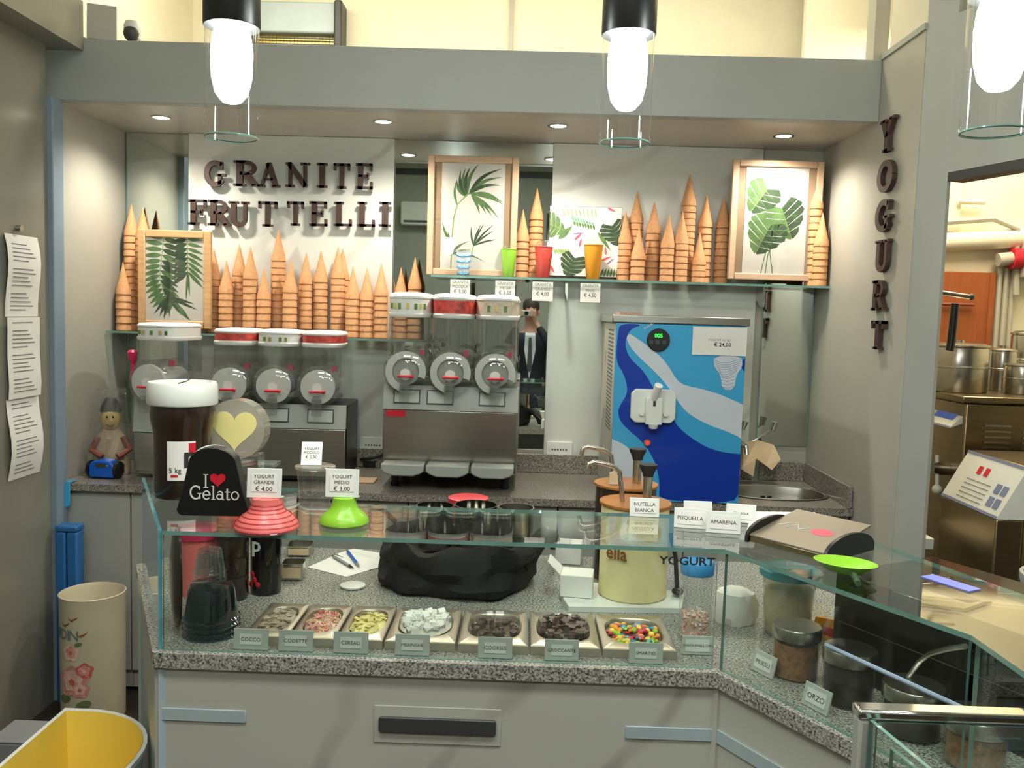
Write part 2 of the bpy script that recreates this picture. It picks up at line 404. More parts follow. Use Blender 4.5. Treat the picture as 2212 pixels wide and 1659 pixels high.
# oblique wall with the opening to the back room
A = Vector((1.362, 3.17)); Bp = Vector((1.412, 3.05)); d = (Vector((1.517, 2.72))-Bp).normalized(); Cc = Bp+d*1.9
nrm = Vector((d.y, -d.x)) * -1
nrm = Vector((.93, .36))
def wallseg(p, q, z0, z1, mb, th=.09):
    return mb.slab([(p.x, p.y), (q.x, q.y), (q.x+nrm.x*th, q.y+nrm.y*th), (p.x+nrm.x*th, p.y+nrm.y*th)], z0, z1)
HDR = 2.175
struct(wallseg(A, Bp, 0, CEIL, MB(), .014).build('wall_right_pillar', 'grey_fascia'))
struct(wallseg(Bp, Cc, HDR, 2.70, MB()).build('wall_right_header', 'grey_fascia'))
struct(wallseg(Bp, Cc, HDR-.03, HDR-.001, MB(), .07).build('trim_5', 'dark_grey'), 'dark track under the header of the opening')
struct(wallseg(Bp+d*.75, Cc, 0, HDR-.03, MB()).build('wall_right_front', 'grey_fascia'))
# loft posts and the cream boards behind
for i, (p0, p1, Y) in enumerate(((1100, 1108, 5.17),)):
    x0, x1 = xat(p0, 60, Y), xat(p1, 60, Y)
    sbox('trim_%d' % (6+i), 'grey_panel', x0, x1, Y, 5.2, 2.4, CEIL)
struct(MB().box(XR-.035, XR+.02, BEAM+.005, BEAM+.09, TOPZ, CEIL).build('loft_post', 'grey_panel'), 'grey post standing on the fascia beam')
struct(wallseg(Vector((XR+.006, 3.50)), A, TOPZ, CEIL, MB(), .03).build('wall_loft_right', 'cream_wall'))
struct(MB().box(XR-.008, XR+.04, 3.17, BEAM, TOPZ-.002, TOPZ+.02).build('trim_8', 'grey_fascia'))
struct(wallseg(A, Vector((1.398, 3.085)), 2.70, CEIL, MB(), .10).build('loft_column', 'grey_fascia'), 'grey column above the pillar')
struct(wallseg(Vector((1.465, 2.88)), Cc, 2.70, CEIL, MB(), .05).build('wall_loft_far', 'cream_wall'))
# back room
sbox('wall_room_back', 'cream_wall', XR+.05, 3.6, 4.75, 4.8, 0, CEIL)
sbox('wall_room_side', 'cream_wall', 3.5, 3.6, 1.0, 4.8, 0, CEIL)
# mirror side of the shop: strip and cooling unit on the wall behind the viewer
sbox('trim_9', 'dark_grey', -3.2, 3.6, -3.34, -3.32, 3.42, 3.5)
t = thing('air_conditioner', 'white wall air conditioner high on the wall opposite the counter', 'air conditioner', (-1.25, -3.33, 2.75))
MB().prism(rrect(-.42, .42, 0, .3, .03), -.0, .2).xf(Matrix.Diagonal((1, 1, 1, 1))).build('housing', 'white_plastic', t, bevel=.01)
MB().box(-.38, .38, .2, .205, .03, .06).build('air_outlet', 'dark_grey', t)
for x, y in PANELS:
    t = thing('ceiling_light', 'square white lit ceiling panel over the shop floor', 'ceiling light', (x, y, CEIL), 0, 'ceiling panels of the shop')
    MB().box(-.6, .6, -.32, .32, -.03, -.001).build('frame', 'white_plastic', t)
    MB().box(-.56, .56, -.28, .28, -.034, -.031).build('diffuser', 'panel_glow', t)
# recessed downlights of the niche
for px, py, txt in ((348, 253, 'lit recessed downlight over the fern print end of the niche'), (828, 262, 'lit recessed downlight above the letters of GRANITE'),
                    (1206, 271, 'lit recessed downlight by the edge of the tall mirror'), (1693, 293, 'lit recessed downlight above the monstera print')):
    p = on(px, py, NZ)
    t = thing('downlight', txt, 'downlight', (p.x, p.y, NZ), 0, 'recessed lights of the niche')
    MB().lathe([(.034, -.004), (.044, -.004), (.044, .0), (.034, .0)], 24, cap=False).build('ring', 'chrome', t)
    MB().lathe([(.0005, -.003), (.034, -.003), (.034, 0)], 24, cap=False).build('lamp', 'downlight', t)
    spot('downlight_lamp', (p.x, p.y, NZ-.012), 34, (1, .93, .80), 150, .8, .04)

# ------------------------------------------------------------------ back counter
CZ = .90; CF = 3.56
top_t = thing('back_worktop', 'speckled grey granite worktop along the back of the niche', 'worktop', (0, 0, CZ))
xs0, xs1 = xat(1620, 1060, 3.85)-.10, 1.335
scx, scy, srx, sry = (xat(1585, 1068, 3.80)+xat(1782, 1068, 3.80))/2-.01, 3.84, .215, .15
def holed(mb, x0, x1, y0, y1, z, hole):      # rectangle with an oval hole, ring of quads
    n = len(hole); outer = []
    for hx, hy in hole:
        dx, dy = hx-scx, hy-scy; k = min((x1-scx)/dx if dx > 1e-6 else (x0-scx)/dx if dx < -1e-6 else 1e9, (y1-scy)/dy if dy > 1e-6 else (y0-scy)/dy if dy < -1e-6 else 1e9)
        outer.append((scx+dx*k, scy+dy*k, z))
    return mb.loops([outer, [(p[0], p[1], z) for p in hole]])
g = MB(); hx0, hx1 = scx-.29, XR-.004
g.box(XL+.004, hx0, CF, BACK-.034, -.03, 0)
hole = superel(scx, scy, srx, sry, 2.3, 48)
holed(g, hx0, hx1, CF, BACK-.034, 0, hole)
g.add([(hx0, CF, -.03), (hx1, CF, -.03), (hx1, CF, 0), (hx0, CF, 0)], [(0, 1, 2, 3)])
g.build('slab', 'granite_back', top_t, fix=False)
MB().box(XL+.004, xat(1625, 1000, BACK-.04), BACK-.05, BACK-.034, .0005, .09).build('upstand', 'granite_back', top_t, bevel=.002)
MB().box(xat(1640, 1000, BACK-.04), XR-.02, BACK-.05, BACK-.034, .0005, .09).build('upstand', 'granite_back', top_t, bevel=.002)
MB().box(XR-.02, XR-.004, CF+.01, BACK-.052, .0005, .09).build('upstand', 'granite_back', top_t, bevel=.002)
sk = thing('sink', 'oval stainless steel sink set into the granite beside the blue machine', 'sink', (0, 0, CZ))
rg = []
for k, z, r in ((1.07, .004, 0), (1.03, .007, 0), (.98, .004, 0), (.93, -.03, 0), (.86, -.11, 0), (.72, -.145, 0)):
    rg.append([(p[0], p[1], z) for p in superel(scx, scy, srx*k, sry*k, 2.3, 48)])
MB().loops(rg, cap1=True).build('basin', 'steel', sk)
for k in range(2): MB().box(scx-.02+k*.03, scx-.004+k*.03, scy+sry*.86, scy+sry*.90, -.058, -.04).build('overflow_slot', 'rubber', sk)
tp = thing('tap', 'chrome sink tap with two long elbow levers', 'tap', (scx-.10, BACK-.09, CZ))
MB().cyl((0, 0, .001), (0, 0, .16), .016, 14).build('body', 'chrome', tp)
MB().tube([(0, 0, .14), (0, -.06, .19), (0, -.14, .18), (0, -.15, .15)], .011, 10).build('spout', 'chrome', tp)
for s_ in (-1, 1):
    l = MB().tube([(0, 0, .15), (s_*.05+.03, 0, .20), (s_*.07+.08, -.01, .25)], .005, 8).build('lever', 'chrome', tp)
    MB().cyl((s_*.07+.08, -.01, .245), (s_*.07+.09, -.015, .285), .012, 12, r1=.017).build('lever_knob', 'chrome', l)
cl = thing('dish_cloth', 'beige cloth folded over the sink tap', 'cloth', (scx-.02, BACK-.15, CZ+.02))
MB().add([(-.075, .02, .165), (0, .035, .18), (.075, .03, .16), (-.085, -.02, .05), (-.03, -.035, .02), (-.015, -.01, .10), (.03, -.02, .07), (.055, -.03, .05), (.10, -.01, .10),
          (-.075, .024, .165), (0, .039, .18), (.075, .034, .16), (-.085, -.016, .05), (-.03, -.031, .02), (-.015, -.006, .10), (.03, -.016, .07), (.055, -.026, .05), (.10, -.006, .10)],
         [(0, 3, 4, 5, 1), (1, 5, 6, 7, 8, 2), (9, 10, 14, 13, 12), (10, 11, 17, 16, 15, 14), (0, 1, 10, 9), (1, 2, 11, 10), (0, 9, 12, 3), (2, 8, 17, 11), (3, 12, 13, 4), (4, 13, 14, 5), (5, 14, 15, 6), (6, 15, 16, 7), (7, 16, 17, 8)]).build('cloth', 'doll_beige', cl, smooth=False)
# cabinets below
ce = [XL+.004]+[XL+.004+.285] + [xat(p, 1110, CF+.02) for p in (640, 880, 1205, 1480)] + [XR-.004]
cab_txt = ['narrow grey base cabinet in the corner behind the flowered vase', 'grey base cabinet behind the large chocolate spread jar', 'grey base cabinet behind the green yogurt cup', 'grey base cabinet under the three tank slush machine',
           'grey base cabinet under the blue yogurt machine', 'grey base cabinet under the sink']
for i in range(6):
    x0, x1 = ce[i]+.001, ce[i+1]-.001
    t = thing('base_cabinet', cab_txt[i], 'cabinet', ((x0+x1)/2, CF+.03, 0), 0, 'base cabinets of the back counter')
    w = (x1-x0)/2
    MB().box(-w, w, .02, .58, .02, CZ-.165).build('carcass', 'cabinet_grey', t)
    MB().box(-w+.002, w-.002, 0, .019, .10, CZ-.034).build('door', 'cabinet_grey', t, bevel=.002)
    MB().box(-w, w, .05, .07, .0005, .10).build('plinth', 'dark_grey', t)

# ------------------------------------------------------------------ glass shelves
def shelf(label, x0, x1, z, depth):
    t = thing('glass_shelf', label, 'shelf', ((x0+x1)/2, BACK-.032, z)); w = (x1-x0)/2
    MB().box(-w, w, -depth, 0, -.010, 0, 0).build('pane', 'glass_shelf', t, smooth=False)
    MB().box(-w, w, -depth-.0012, -depth-.0002, -.010, 0).build('front_edge', 'glass_edge', t)
    return t
RZ = zat(1360, 606, 4.0); LZ = zat(540, 723, 4.0)
rx0, rx1 = xat(932, 596, 4.0), xat(1790, 619, 4.0)
lx0, lx1 = XL+.006, xat(838, 736, 4.0)
rs = shelf('green tinted glass shelf carrying the cups and the monstera print', rx0, rx1, RZ, .19)
ls = shelf('green tinted glass shelf carrying the fern print and cones', lx0, xat(948, 738, 4.0), LZ, .19)
for t, xs in ((rs, (-.28, .62)), (ls, (.55,))):
    for x in xs:
        MB().prism([(x-.006, -.011), (x+.006, -.011), (x+.006, -.10), (x-.006, -.06)], -.12, -.0).build('bracket', 'steel', t)

# ------------------------------------------------------------------ wafer cones in stacks
CH, CR = .150, .0335
def cone_mesh():
    m = MB(); m.lathe([(.0008, CH), (.0085, CH-.033), (.0185, CH-.075), (.0275, CH-.112), (CR-.0012, .024), (CR, .0024), (CR+.0004, 0), (CR-.003, .0), (CR-.005, .02), (.016, CH-.08), (.001, CH-.012)], 14, cap=False)
    return m
cone_src = cone_mesh()
for i, q in enumerate(cone_src.f):
    pass
cone_src.mi = [1 if 14*5 <= i < 14*7 else 0 for i in range(len(cone_src.f))]
cone0 = cone_src.build('wafer_cone', ['wafer', 'wafer_edge'])
cone_me = cone0.data; bpy.data.objects.remove(cone0)
NCONE = 0
def stack(px, tipy, z, Y, label, group, dia=1.0):
    global NCONE
    p = at(px, tipy, Y); h = p.z-z
    pitch = .0305
    n = max(1, int(round((h-CH)/pitch))+1)
    pitch = (h-CH)/(n-1) if n > 1 else 0
    for k in range(n):
        o = bpy.data.objects.new('wafer_cone', cone_me); COL.objects.link(o)
        o.location = (p.x+random.uniform(-.0008, .0008), p.y+random.uniform(-.0008, .0008), z+.0005+k*pitch)
        o.rotation_euler = (0, 0, random.uniform(0, 6)); o.scale = (dia, dia, 1)
        tag(o, label, 'wafer cone', group); NCONE += 1
GL, GR = 'cones stacked on the lower shelf', 'cones stacked on the upper shelf'
YB, YF = 4.12, 4.055
Lst = [(283, 440, YB, 'tall stack rising behind the wall side of the fern print'), (308, 447, YB, 'stack whose tip just clears the top of the fern print'), (266, 566, YF, 'short stack at the wall end of the lower shelf'),
       (462, 535, YB, 'stack touching the fern print frame below the letter F'), (489, 563, YF, 'stack second from the fern print frame'), (517, 527, YB, 'touching pair below FRUTTELLI, the slimmer one under the letter R'), (541, 533, YF, 'touching pair below FRUTTELLI, the one under the letter U'),
       (570, 577, YF, 'low stack between the touching pair and the tallest one'), (602, 495, YB, 'tallest stack under FRUTTELLI, its tip near the letters'), (627, 562, YF, 'stack beside the tallest one, under the letter T'),
       (662, 545, YB, 'stack under the letter E of FRUTTELLI, first of two equal ones'), (694, 541, YB, 'stack between the letters E and L of FRUTTELLI'), (731, 532, YB, 'front one of a twin stack below the letters LL'), (741, 536, 4.165, 'rear one of a twin stack below the letters LL'),
       (763, 576, YF, 'first of three even stacks beside the slush machine lids'), (793, 579, YF, 'second of three even stacks beside the slush machine lids'), (824, 569, YF, 'last of three even stacks beside the mirror edge'),
       (867, 578, YB, 'shorter stack standing before the tall mirror'), (897, 556, YB, 'taller stack standing before the tall mirror')]
for px, ty, Y, txt in Lst: stack(px, ty, LZ, Y, 'wafer cone in the '+txt, GL)
Rst = [(1130, 452, YB, 'shorter stack between the palm print and the canvas'), (1161, 406, 4.15, 'taller stack between the palm print and the canvas'), (1352, 456, YB, 'stack touching the edge of the leafy canvas'),
       (1377, 413, 4.155, 'tall rear stack second from the leafy canvas'), (1381, 490, YF, 'low front stack second from the canvas'), (1414, 435, YB, 'broad stack third from the canvas'), (1446, 465, YF, 'stack fourth from the leafy canvas'),
       (1475, 456, YF, 'front stack leaning on the tallest stack'), (1491, 375, YB, 'tallest stack of the upper shelf'), (1512, 502, YF, 'lowest front stack beside the tallest one'), (1527, 421, YB, 'stack second from the monstera print'), (1565, 423, YB, 'stack touching the frame of the monstera print'),
       (1766, 380, YF, 'tall stack between the monstera print and the wall'), (1778, 460, 4.02, 'short stack at the wall end of the upper shelf')]
for px, ty, Y, txt in Rst: stack(px, ty, RZ, Y, 'wafer cone in the '+txt, GR)
print('CONES', NCONE)

# ------------------------------------------------------------------ wooden letters
def ribbon(pts, w):
    out = []; n = len(pts); L = []; R = []
    for i in range(n):
        a = Vector(pts[max(i-1, 0)]); b_ = Vector(pts[min(i+1, n-1)]); t = (b_-a).normalized(); nn = Vector((-t.y, t.x))
        ww = w[i] if isinstance(w, list) else w
        L.append(Vector(pts[i])+nn*ww/2); R.append(Vector(pts[i])-nn*ww/2)
    return L+R[::-1]
T_, U_ = .20, .12
def serif(x, y, w=.34, h=.09): return [(x-w/2, y), (x+w/2, y), (x+w/2, y+h), (x-w/2, y+h)]
def rect(x0, x1, y0, y1): return [(x0, y0), (x1, y0), (x1, y1), (x0, y1)]
def glyph(c):
    t = T_
    if c == 'I': return [rect(.1, .3, 0, 1), serif(.2, 0, .4), serif(.2, .91, .4)], .4
    if c == 'L': return [rect(.08, .28, 0, 1), serif(.18, .91, .36), serif(.18, 0, .36), rect(.1, .68, 0, .1), rect(.58, .68, 0, .28)], .7
    if c == 'T': return [rect(.27, .47, 0, 1), rect(0, .74, .89, 1), rect(0, .1, .72, 1), rect(.64, .74, .72, 1), serif(.37, 0, .4)], .74
    if c == 'E': return [rect(.08, .28, 0, 1), rect(0, .66, .9, 1), rect(0, .68, 0, .1), rect(.56, .66, .72, 1), rect(.58, .68, 0, .28), rect(.1, .5, .46, .56), rect(.44, .52, .38, .64)], .7
    if c == 'F': return [rect(.08, .28, 0, 1), rect(0, .66, .9, 1), rect(.56, .66, .72, 1), rect(.1, .5, .46, .56), rect(.44, .52, .38, .64), serif(.18, 0, .4)], .66
    if c == 'R': return [rect(.08, .28, 0, 1), serif(.18, .91, .36), serif(.18, 0, .38), ribbon([(.2, .94)]+arc(.40, .72, .22, .22, 90, -90, 12)+[(.2, .5)], .13), ribbon([(.38, .5), (.66, .05)], .2), rect(.56, .82, 0, .09)], .8
    if c == 'U': return [ribbon([(.2, .95)]+arc(.42, .30, .22, .24, 180, 270, 8), [.2]*10), ribbon(arc(.42, .30, .22, .24, 270, 360, 8)+[(.64, .95)], .14), serif(.2, .91, .38), serif(.64, .91, .3)], .84
    if c == 'G': return [ribbon(arc(.44, .5, .34, .43, 48, 300, 22), .2), rect(.54, .68, .06, .48), rect(.44, .84, .40, .5), rect(.62, .72, .68, .98), ribbon(arc(.44, .5, .34, .43, 295, 325, 5), .13)], .84
    if c == 'N': return [rect(.1, .22, 0, 1), rect(.66, .78, 0, 1), ribbon([(.12, .96), (.74, .03)], .2), serif(.16, 0, .34), serif(.72, .91, .34), rect(0, .2, .91, 1)], .9
    if c == 'A': return [ribbon([(.14, .04), (.42, .98)], .12), ribbon([(.40, .98), (.70, .04)], .21), rect(.24, .60, .28, .37), serif(.12, 0, .3), serif(.70, 0, .34)], .86
    if c == 'Y': return [rect(.28, .48, 0, .5), ribbon([(.14, .96), (.38, .46)], .2), ribbon([(.62, .96), (.38, .46)], .13), serif(.38, 0, .38), serif(.14, .91, .34), serif(.64, .91, .3)], .78
    if c == 'O': return [ribbon(arc(.42, .5, .32, .42, 0, 360, 32), .2)], .84
def letter(c, word, nth, x0, x1, zb, zt, Y, loc=None, rz=0, dup=''):
    polys, w = glyph(c); sx = (x1-x0)/w; sz = zt-zb; mb = MB()
    for pl in polys: mb.prism([(p[0]*sx-(x1-x0)/2, p[1]*sz) for p in pl], -.018, 0)
    o = mb.build('wooden_letter', 'letter_brown', smooth=False)
    o.location = loc if loc else ((x0+x1)/2, Y, zb); o.rotation_euler = (0, 0, rz)
    tag(o, 'dark brown wooden letter %s, %s of the word %s' % (c, nth, word), 'letter', 'wooden letters on the wall')
ORD = ['first', 'second', 'third', 'fourth', 'fifth', 'sixth', 'seventh', 'eighth', 'ninth']
LY = PY-.022
for word, spec in (('GRANITE', [('G', 443, 490, 349, 403), ('R', 507, 563, 348, 403), ('A', 560, 606, 352, 405), ('N', 619, 671, 352, 405), ('I', 686, 708, 353, 406), ('T', 722, 757, 354, 408), ('E', 770, 807, 354, 409)]),
                   ('FRUTTELLI', [('F', 409, 448, 432, 486), ('R', 452, 500, 433, 488), ('U', 495, 543, 436, 489), ('T', 560, 600, 436, 490), ('T', 622, 657, 436, 488), ('E', 670, 709, 436, 489), ('L', 723, 762, 437, 489), ('L', 773, 812, 437, 490), ('I', 820, 845, 437, 490)])):
    for k, (c, a, b_, y0, y1) in enumerate(spec):
        mx = (a+b_)/2; my = (y0+y1)/2
        letter(c, word, ORD[k], xat(a, my, LY), xat(b_, my, LY), zat(mx, y1, LY), zat(mx, y0, LY), LY)
def at_x(px, py, X): d_ = _ray(px, py); return CAM+d_*(X/d_.x)
for k, (c, a, b_, y0, y1) in enumerate([('Y', 1908, 1937, 258, 328), ('O', 1902, 1935, 349, 415), ('G', 1898, 1930, 434, 500), ('U', 1896, 1927, 519, 586), ('R', 1890, 1918, 606, 671), ('T', 1888, 1914, 693, 755)]):
    X = XR-.004; mx = (a+b_)/2; my = (y0+y1)/2
    p0, p1 = at_x(mx, y1, X), at_x(mx, y0, X); ya, yb = at_x(a, my, X).y, at_x(b_, my, X).y
    w = ya-yb
    letter(c, 'YOGURT running down the wall', ORD[k], -w/2, w/2, 0, p1.z-p0.z, 0, (X, p0.y, p0.z), -PI/2)

# ------------------------------------------------------------------ framed botanical prints
def blade(p0, p1, w, bend=0, n=8):
    p0 = Vector(p0); p1 = Vector(p1); dd = p1-p0; nn = Vector((-dd.y, dd.x)); L = []; R = []
    for i in range(n+1):
        t = i/n; c = p0+dd*t+nn*bend*math.sin(PI*t); ww = w*math.sin(PI*min(1, t**.8))*.5*(1-.25*t)+.0002
        nv = nn.normalized(); L.append(c+nv*ww); R.append(c-nv*ww)
    return L+R[::-1]
def picture(label, x0, x1, y0, y1, Y, fw, fmat, mount=0, prints=None, canvas=False):
    cx, cy = (x0+x1)/2, (y0+y1)/2
    XA, XB = xat(x0, cy, Y), xat(x1, cy, Y); Z0, Z1 = zat(cx, y1, Y), zat(cx, y0, Y)
    t = thing('canvas_print' if canvas else 'framed_print', label, 'picture', ((XA+XB)/2, Y, Z0))
    w = (XB-XA)/2; h = Z1-Z0
    if not canvas:
        for nm, b_ in (('frame_side', (-w, -w+fw, 0, .022, 0, h)), ('frame_side', (w-fw, w, 0, .022, 0, h)), ('frame_rail', (-w+fw, w-fw, 0, .022, 0, fw)), ('frame_rail', (-w+fw, w-fw, 0, .022, h-fw, h))):
            MB().box(*b_).build(nm, fmat, t, bevel=.004)
    else:
        MB().box(-w, w, 0, .02, 0, h).build('stretched_canvas', 'print_white', t); fw = 0
        MB().box(-w-.002, w+.002, .001, .021, h-.001, h+.0015).build('edge', 'leaf_dark', t)
    yy = .010 if not canvas else -.0004
    if mount:
        MB().box(-w+fw, w-fw, .012, .018, fw, h-fw).build('mount', 'mount_tan', t)
    if not canvas:
        MB().box(-w+fw+mount, w-fw-mount, yy, .0118, fw, h-fw).build('sheet', 'print_white', t)
    U0, U1, V0, V1 = -w+fw+mount, w-fw-mount, fw, h-fw
    def uv(px, py): return ((px-x0)/(x1-x0)*2*w-w, (1-(py-y0)/(y1-y0))*h)
    groups = prints(uv)
    for k, (mname, polys) in enumerate(groups):
        mb = MB()
        for q, pl in enumerate(polys):
            pl = [(min(max(p[0], U0), U1), min(max(p[1], V0), V1)) for p in pl]
            mb.flat(pl, yy-.0004-.00004*k-.000004*q)
        stuff(mb.build('printed_leaves', mname, t, smooth=False, fix=False))
    if not canvas:
        MB().box(-w+fw, w-fw, .0035, .0045, fw, h-fw).build('pane', 'pane', t, smooth=False)
    return t
def fern(uv):
    L = []; D = []
    s1 = [(352, 515), (347, 560), (343, 600), (352, 635), (372, 652)]
    def along(path, t):
        n = len(path)-1; i = min(int(t*n), n-1); u = t*n-i; return (path[i][0]*(1-u)+path[i+1][0]*u, path[i][1]*(1-u)+path[i+1][1]*u)
    for i in range(16):
        t = i/15; p = along(s1, t); ln = 46*(1-.15*t)
        L.append(blade(uv(*p), uv(p[0]-ln*math.cos(-.1+t*1.1), p[1]-2+ln*math.sin(-.15+t*1.2)), .025))
        q = (p[0]+42*(1-.1*t), p[1]+4+28*t+8)
        (D if i % 3 else L).append(blade(uv(*p), uv(*q), .027))
    s2 = [(402, 515), (404, 550), (404, 585)]
    for i in range(8):
        t = i/7; p = along(s2, t)
        L.append(blade(uv(*p), uv(p[0]+34, p[1]+2+34*t), .018)); D.append(blade(uv(*p), uv(p[0]-36, p[1]+10+22*t), .026))
    for e in ((352, 690), (365, 685), (343, 685), (330, 680), (390, 680), (425, 668), (418, 655)):
        D.append(blade(uv(360, 640), uv(*e), .016))
    L += [blade(uv(404, 585), uv(408, 640), .012), blade(uv(404, 585), uv(400, 650), .012)]
    st = [ribbon([uv(*p) for p in s1], .003), ribbon([uv(*p) for p in s2], .003)]
    return [('leaf_green', L), ('leaf_dark', D), ('leaf_light', st)]
picture('small framed print of hanging fern fronds on the lower glass shelf', 297, 455, 497, 709, 4.02, .034, 'wood_tan', 0, fern)
def palm(uv):
    L = []; D = []
    st = [ribbon([uv(*p) for p in ((976, 588), (977, 520), (980, 470), (988, 440), (1010, 418))], .005)]
    for k, e in enumerate(((984, 387), (993, 366), (1003, 362), (1014, 358), (1032, 352), (1081, 362), (1082, 380), (1079, 398), (1086, 436))):
        (D if k % 2 else L).append(blade(uv(1004+k*1.2, 424-k*.8), uv(*e), .018, .12 if k < 5 else .12))
    L.append(blade(uv(988, 446), uv(985, 386), .012, .1))
    for e in ((1078, 470), (1063, 465), (1050, 460), (1036, 462), (1086, 438)): L.append(blade(uv(1016, 418), uv(*e), .015, .06))
    for e in ((1040, 482), (1047, 480), (1068, 482), (1068, 496), (1018, 487), (1075, 515)): D.append(blade(uv(1024, 530), uv(*e), .009, .04))
    for e in ((955, 478), (956, 490), (968, 500), (973, 545)): L.append(blade(uv(977, 525), uv(*e), .009, .06))
    for e in ((1015, 520), (1018, 540), (1050, 565), (1000, 525)): L.append(blade(uv(978, 550), uv(*e), .008, .1))
    st.append(ribbon([uv(*p) for p in ((1012, 588), (1020, 550), (1024, 530))], .004))
    return [('leaf_green', L), ('leaf_dark', D), ('leaf_light', st)]
picture('large framed print of a slender palm frond before the tall mirror', 923, 1118, 337, 596, 4.03, .030, 'wood_pale', .032, palm)
def monstera_leaf(uv, cx, cy, r, ang, L, D, R_, nl=5):
    """heart shaped leaf with deep side cuts; ang points to the tip, photo coordinates"""
    ux, uy = math.cos(ang), math.sin(ang); vx, vy = -uy, ux
    def P(a_, b__): return uv(cx+ux*a_*r+vx*b__*r, cy+uy*a_*r+vy*b__*r)
    for s_, dst in ((-1, D), (1, L)):
        for k in range(nl):
            t0, t1 = k/nl, (k+.86)/nl
            def edge(t):      # outline of one half from the base lobe to the tip
                a_ = -.85+1.95*t-.25*math.sin(PI*t); w_ = .98*math.sin(PI*min(1, .18+.82*t))**.8 if t < .97 else 0.05
                return a_, w_
            q0, q1 = edge(t0), edge(t1); qm = edge((t0+t1)/2); m0, m1 = -.5+1.45*t0, -.5+1.45*(t1+.02)
            dst.append([P(m0, 0), P(q0[0]*.5+m0*.5, s_*q0[1]*.5), P(q0[0], s_*q0[1]*.94), P(qm[0]+.03, s_*qm[1]*1.03), P(q1[0], s_*q1[1]*.95), P(q1[0]*.45+m1*.55, s_*q1[1]*.42), P(m1, 0)])
    R_.append(ribbon([P(-.5, 0), P(.95, 0)], .0022))
    for s_ in (-1, 1):
        for k in range(4): R_.append(ribbon([P(-.4+.3*k, 0), P(-.25+.3*k, s_*.55)], .0010))
def monst(uv):
    L, D, R_ = [], [], []
    monstera_leaf(uv, 1697, 470, 47, 1.2, L, D, R_); monstera_leaf(uv, 1656, 506, 46, 2.0, L, D, R_); monstera_leaf(uv, 1644, 425, 40, 2.15, L, D, R_, 4)
    st = [ribbon([uv(*p) for p in ((1650, 596), (1660, 540), (1672, 500))], .004), ribbon([uv(*p) for p in ((1660, 596), (1664, 550), (1690, 470))], .004), ribbon([uv(*p) for p in ((1676, 596), (1668, 545), (1676, 430), (1668, 402))], .004)]
    return [('leaf_green', L+st), ('leaf_dark', D), ('leaf_light', R_)]
picture('large framed print of three monstera leaves beside the YOGURT letters', 1578, 1775, 346, 606, 4.03, .030, 'wood_pale', .034, monst)
def jungle(uv):
    G, D, M_, P, V, LT = [], [], [], [], [], []
    for k in range(9): LT.append(blade(uv(1212+k*9, 449), uv(1222+k*8, 474), .006))
    for k in range(8): M_.append(blade(uv(1238+k*6, 478+k), uv(1232+k*6.5, 466+k*2), .012)); G.append(blade(uv(1238+k*6, 478+k), uv(1242+k*6, 490+k), .012))
    RR = []
    monstera_leaf(uv, 1326, 500, 30, 1.2, D, D, RR); monstera_leaf(uv, 1238, 572, 30, 1.9, D, D, RR); monstera_leaf(uv, 1190, 490, 30, .3, G, G, RR)
    LT += RR
    for k in range(0):
        a = -2.6+k*.55; D.append(blade(uv(1318, 492), uv(1318+26*math.cos(a), 492-26*math.sin(a)), .016)); D.append(blade(uv(1330, 520), uv(1330+22*math.cos(a+1), 520-22*math.sin(a+1)), .014))
        D.append(blade(uv(1238, 575), uv(1238+30*math.cos(a+2.6), 575-34*math.sin(a+2.6)), .015))
    for k in range(7): LT.append(blade(uv(1196+k*5, 538), uv(1204+k*5, 552), .010))
    G.append(blade(uv(1206, 518), uv(1236, 488), .03)); G.append(blade(uv(1290, 500), uv(1320, 540), .02))
    for q in (((1240, 520), (1258, 502)), ((1252, 534), (1256, 514)), ((1310, 448), (1328, 456)), ((1300, 562), (1322, 552)), ((1310, 550), (1308, 530)), ((1190, 575), (1200, 592))): P.append(blade(uv(*q[0]), uv(*q[1]), .012))
    for q in (((1236, 506), (1262, 503)), ((1312, 570), (1328, 556))): V.append(blade(uv(*q[0]), uv(*q[1]), .008))
    for k in range(6): G.append(blade(uv(1300+k*7, 596), uv(1306+k*6, 578), .014))
    return [('leaf_light', LT), ('leaf_green', G), ('leaf_mint', M_), ('leaf_dark', D), ('flower_pink', P), ('flower_violet', V)]
picture('unframed square canvas of tropical leaves and pink flowers', 1186, 1340, 447, 597, 4.11, 0, None, 0, jungle, True)

# ------------------------------------------------------------------ sample cups and price tags of the upper shelf
def slush_cup(px, w0, y0, y1, mname, label, stripes=None):
    p = at(px, y1, 4.03); h = zat(px, y0, 4.03)-RZ; r = (xat(px+w0/2, y0, 4.03)-xat(px-w0/2, y0, 4.03))/2
    t = thing('slush_cup', label, 'cup', (p.x, 4.03, RZ+.0005), 0, 'sample slush cups on the upper shelf')
    MB().lathe([(r*.62, 0), (r*.66, .002), (r, h*.88), (r*1.05, h*.885), (r*1.05, h*.90), (r*.9, h*.90)], 24).build('cup', mname, t)
    MB().lathe([(r*1.0, h*.901), (r*.98, h*.95), (r*.75, h*1.03), (r*.3, h*1.07), (.001, h*1.075)], 24, cap=False).build('dome_lid', 'clear_plastic', t)
    if stripes:
        for k in range(4):
            mb = MB(); pts = []
            for q in range(13):
                a = PI+PI*q/12; rr = r*(.68+.30*(k*.22+.12-.0)) + .0018; z = h*(k*.22+.12)-.008*math.sin(PI*q/12)
                pts.append((rr*math.cos(a), rr*math.sin(a), z))
            mb.tube(pts, .0028, 6).build('stripe', stripes, t)
slush_cup(1001, 33, 538, 593, 'machine_white', 'small white plastic cup with blue waves on the glass shelf', 'blue_swirl')
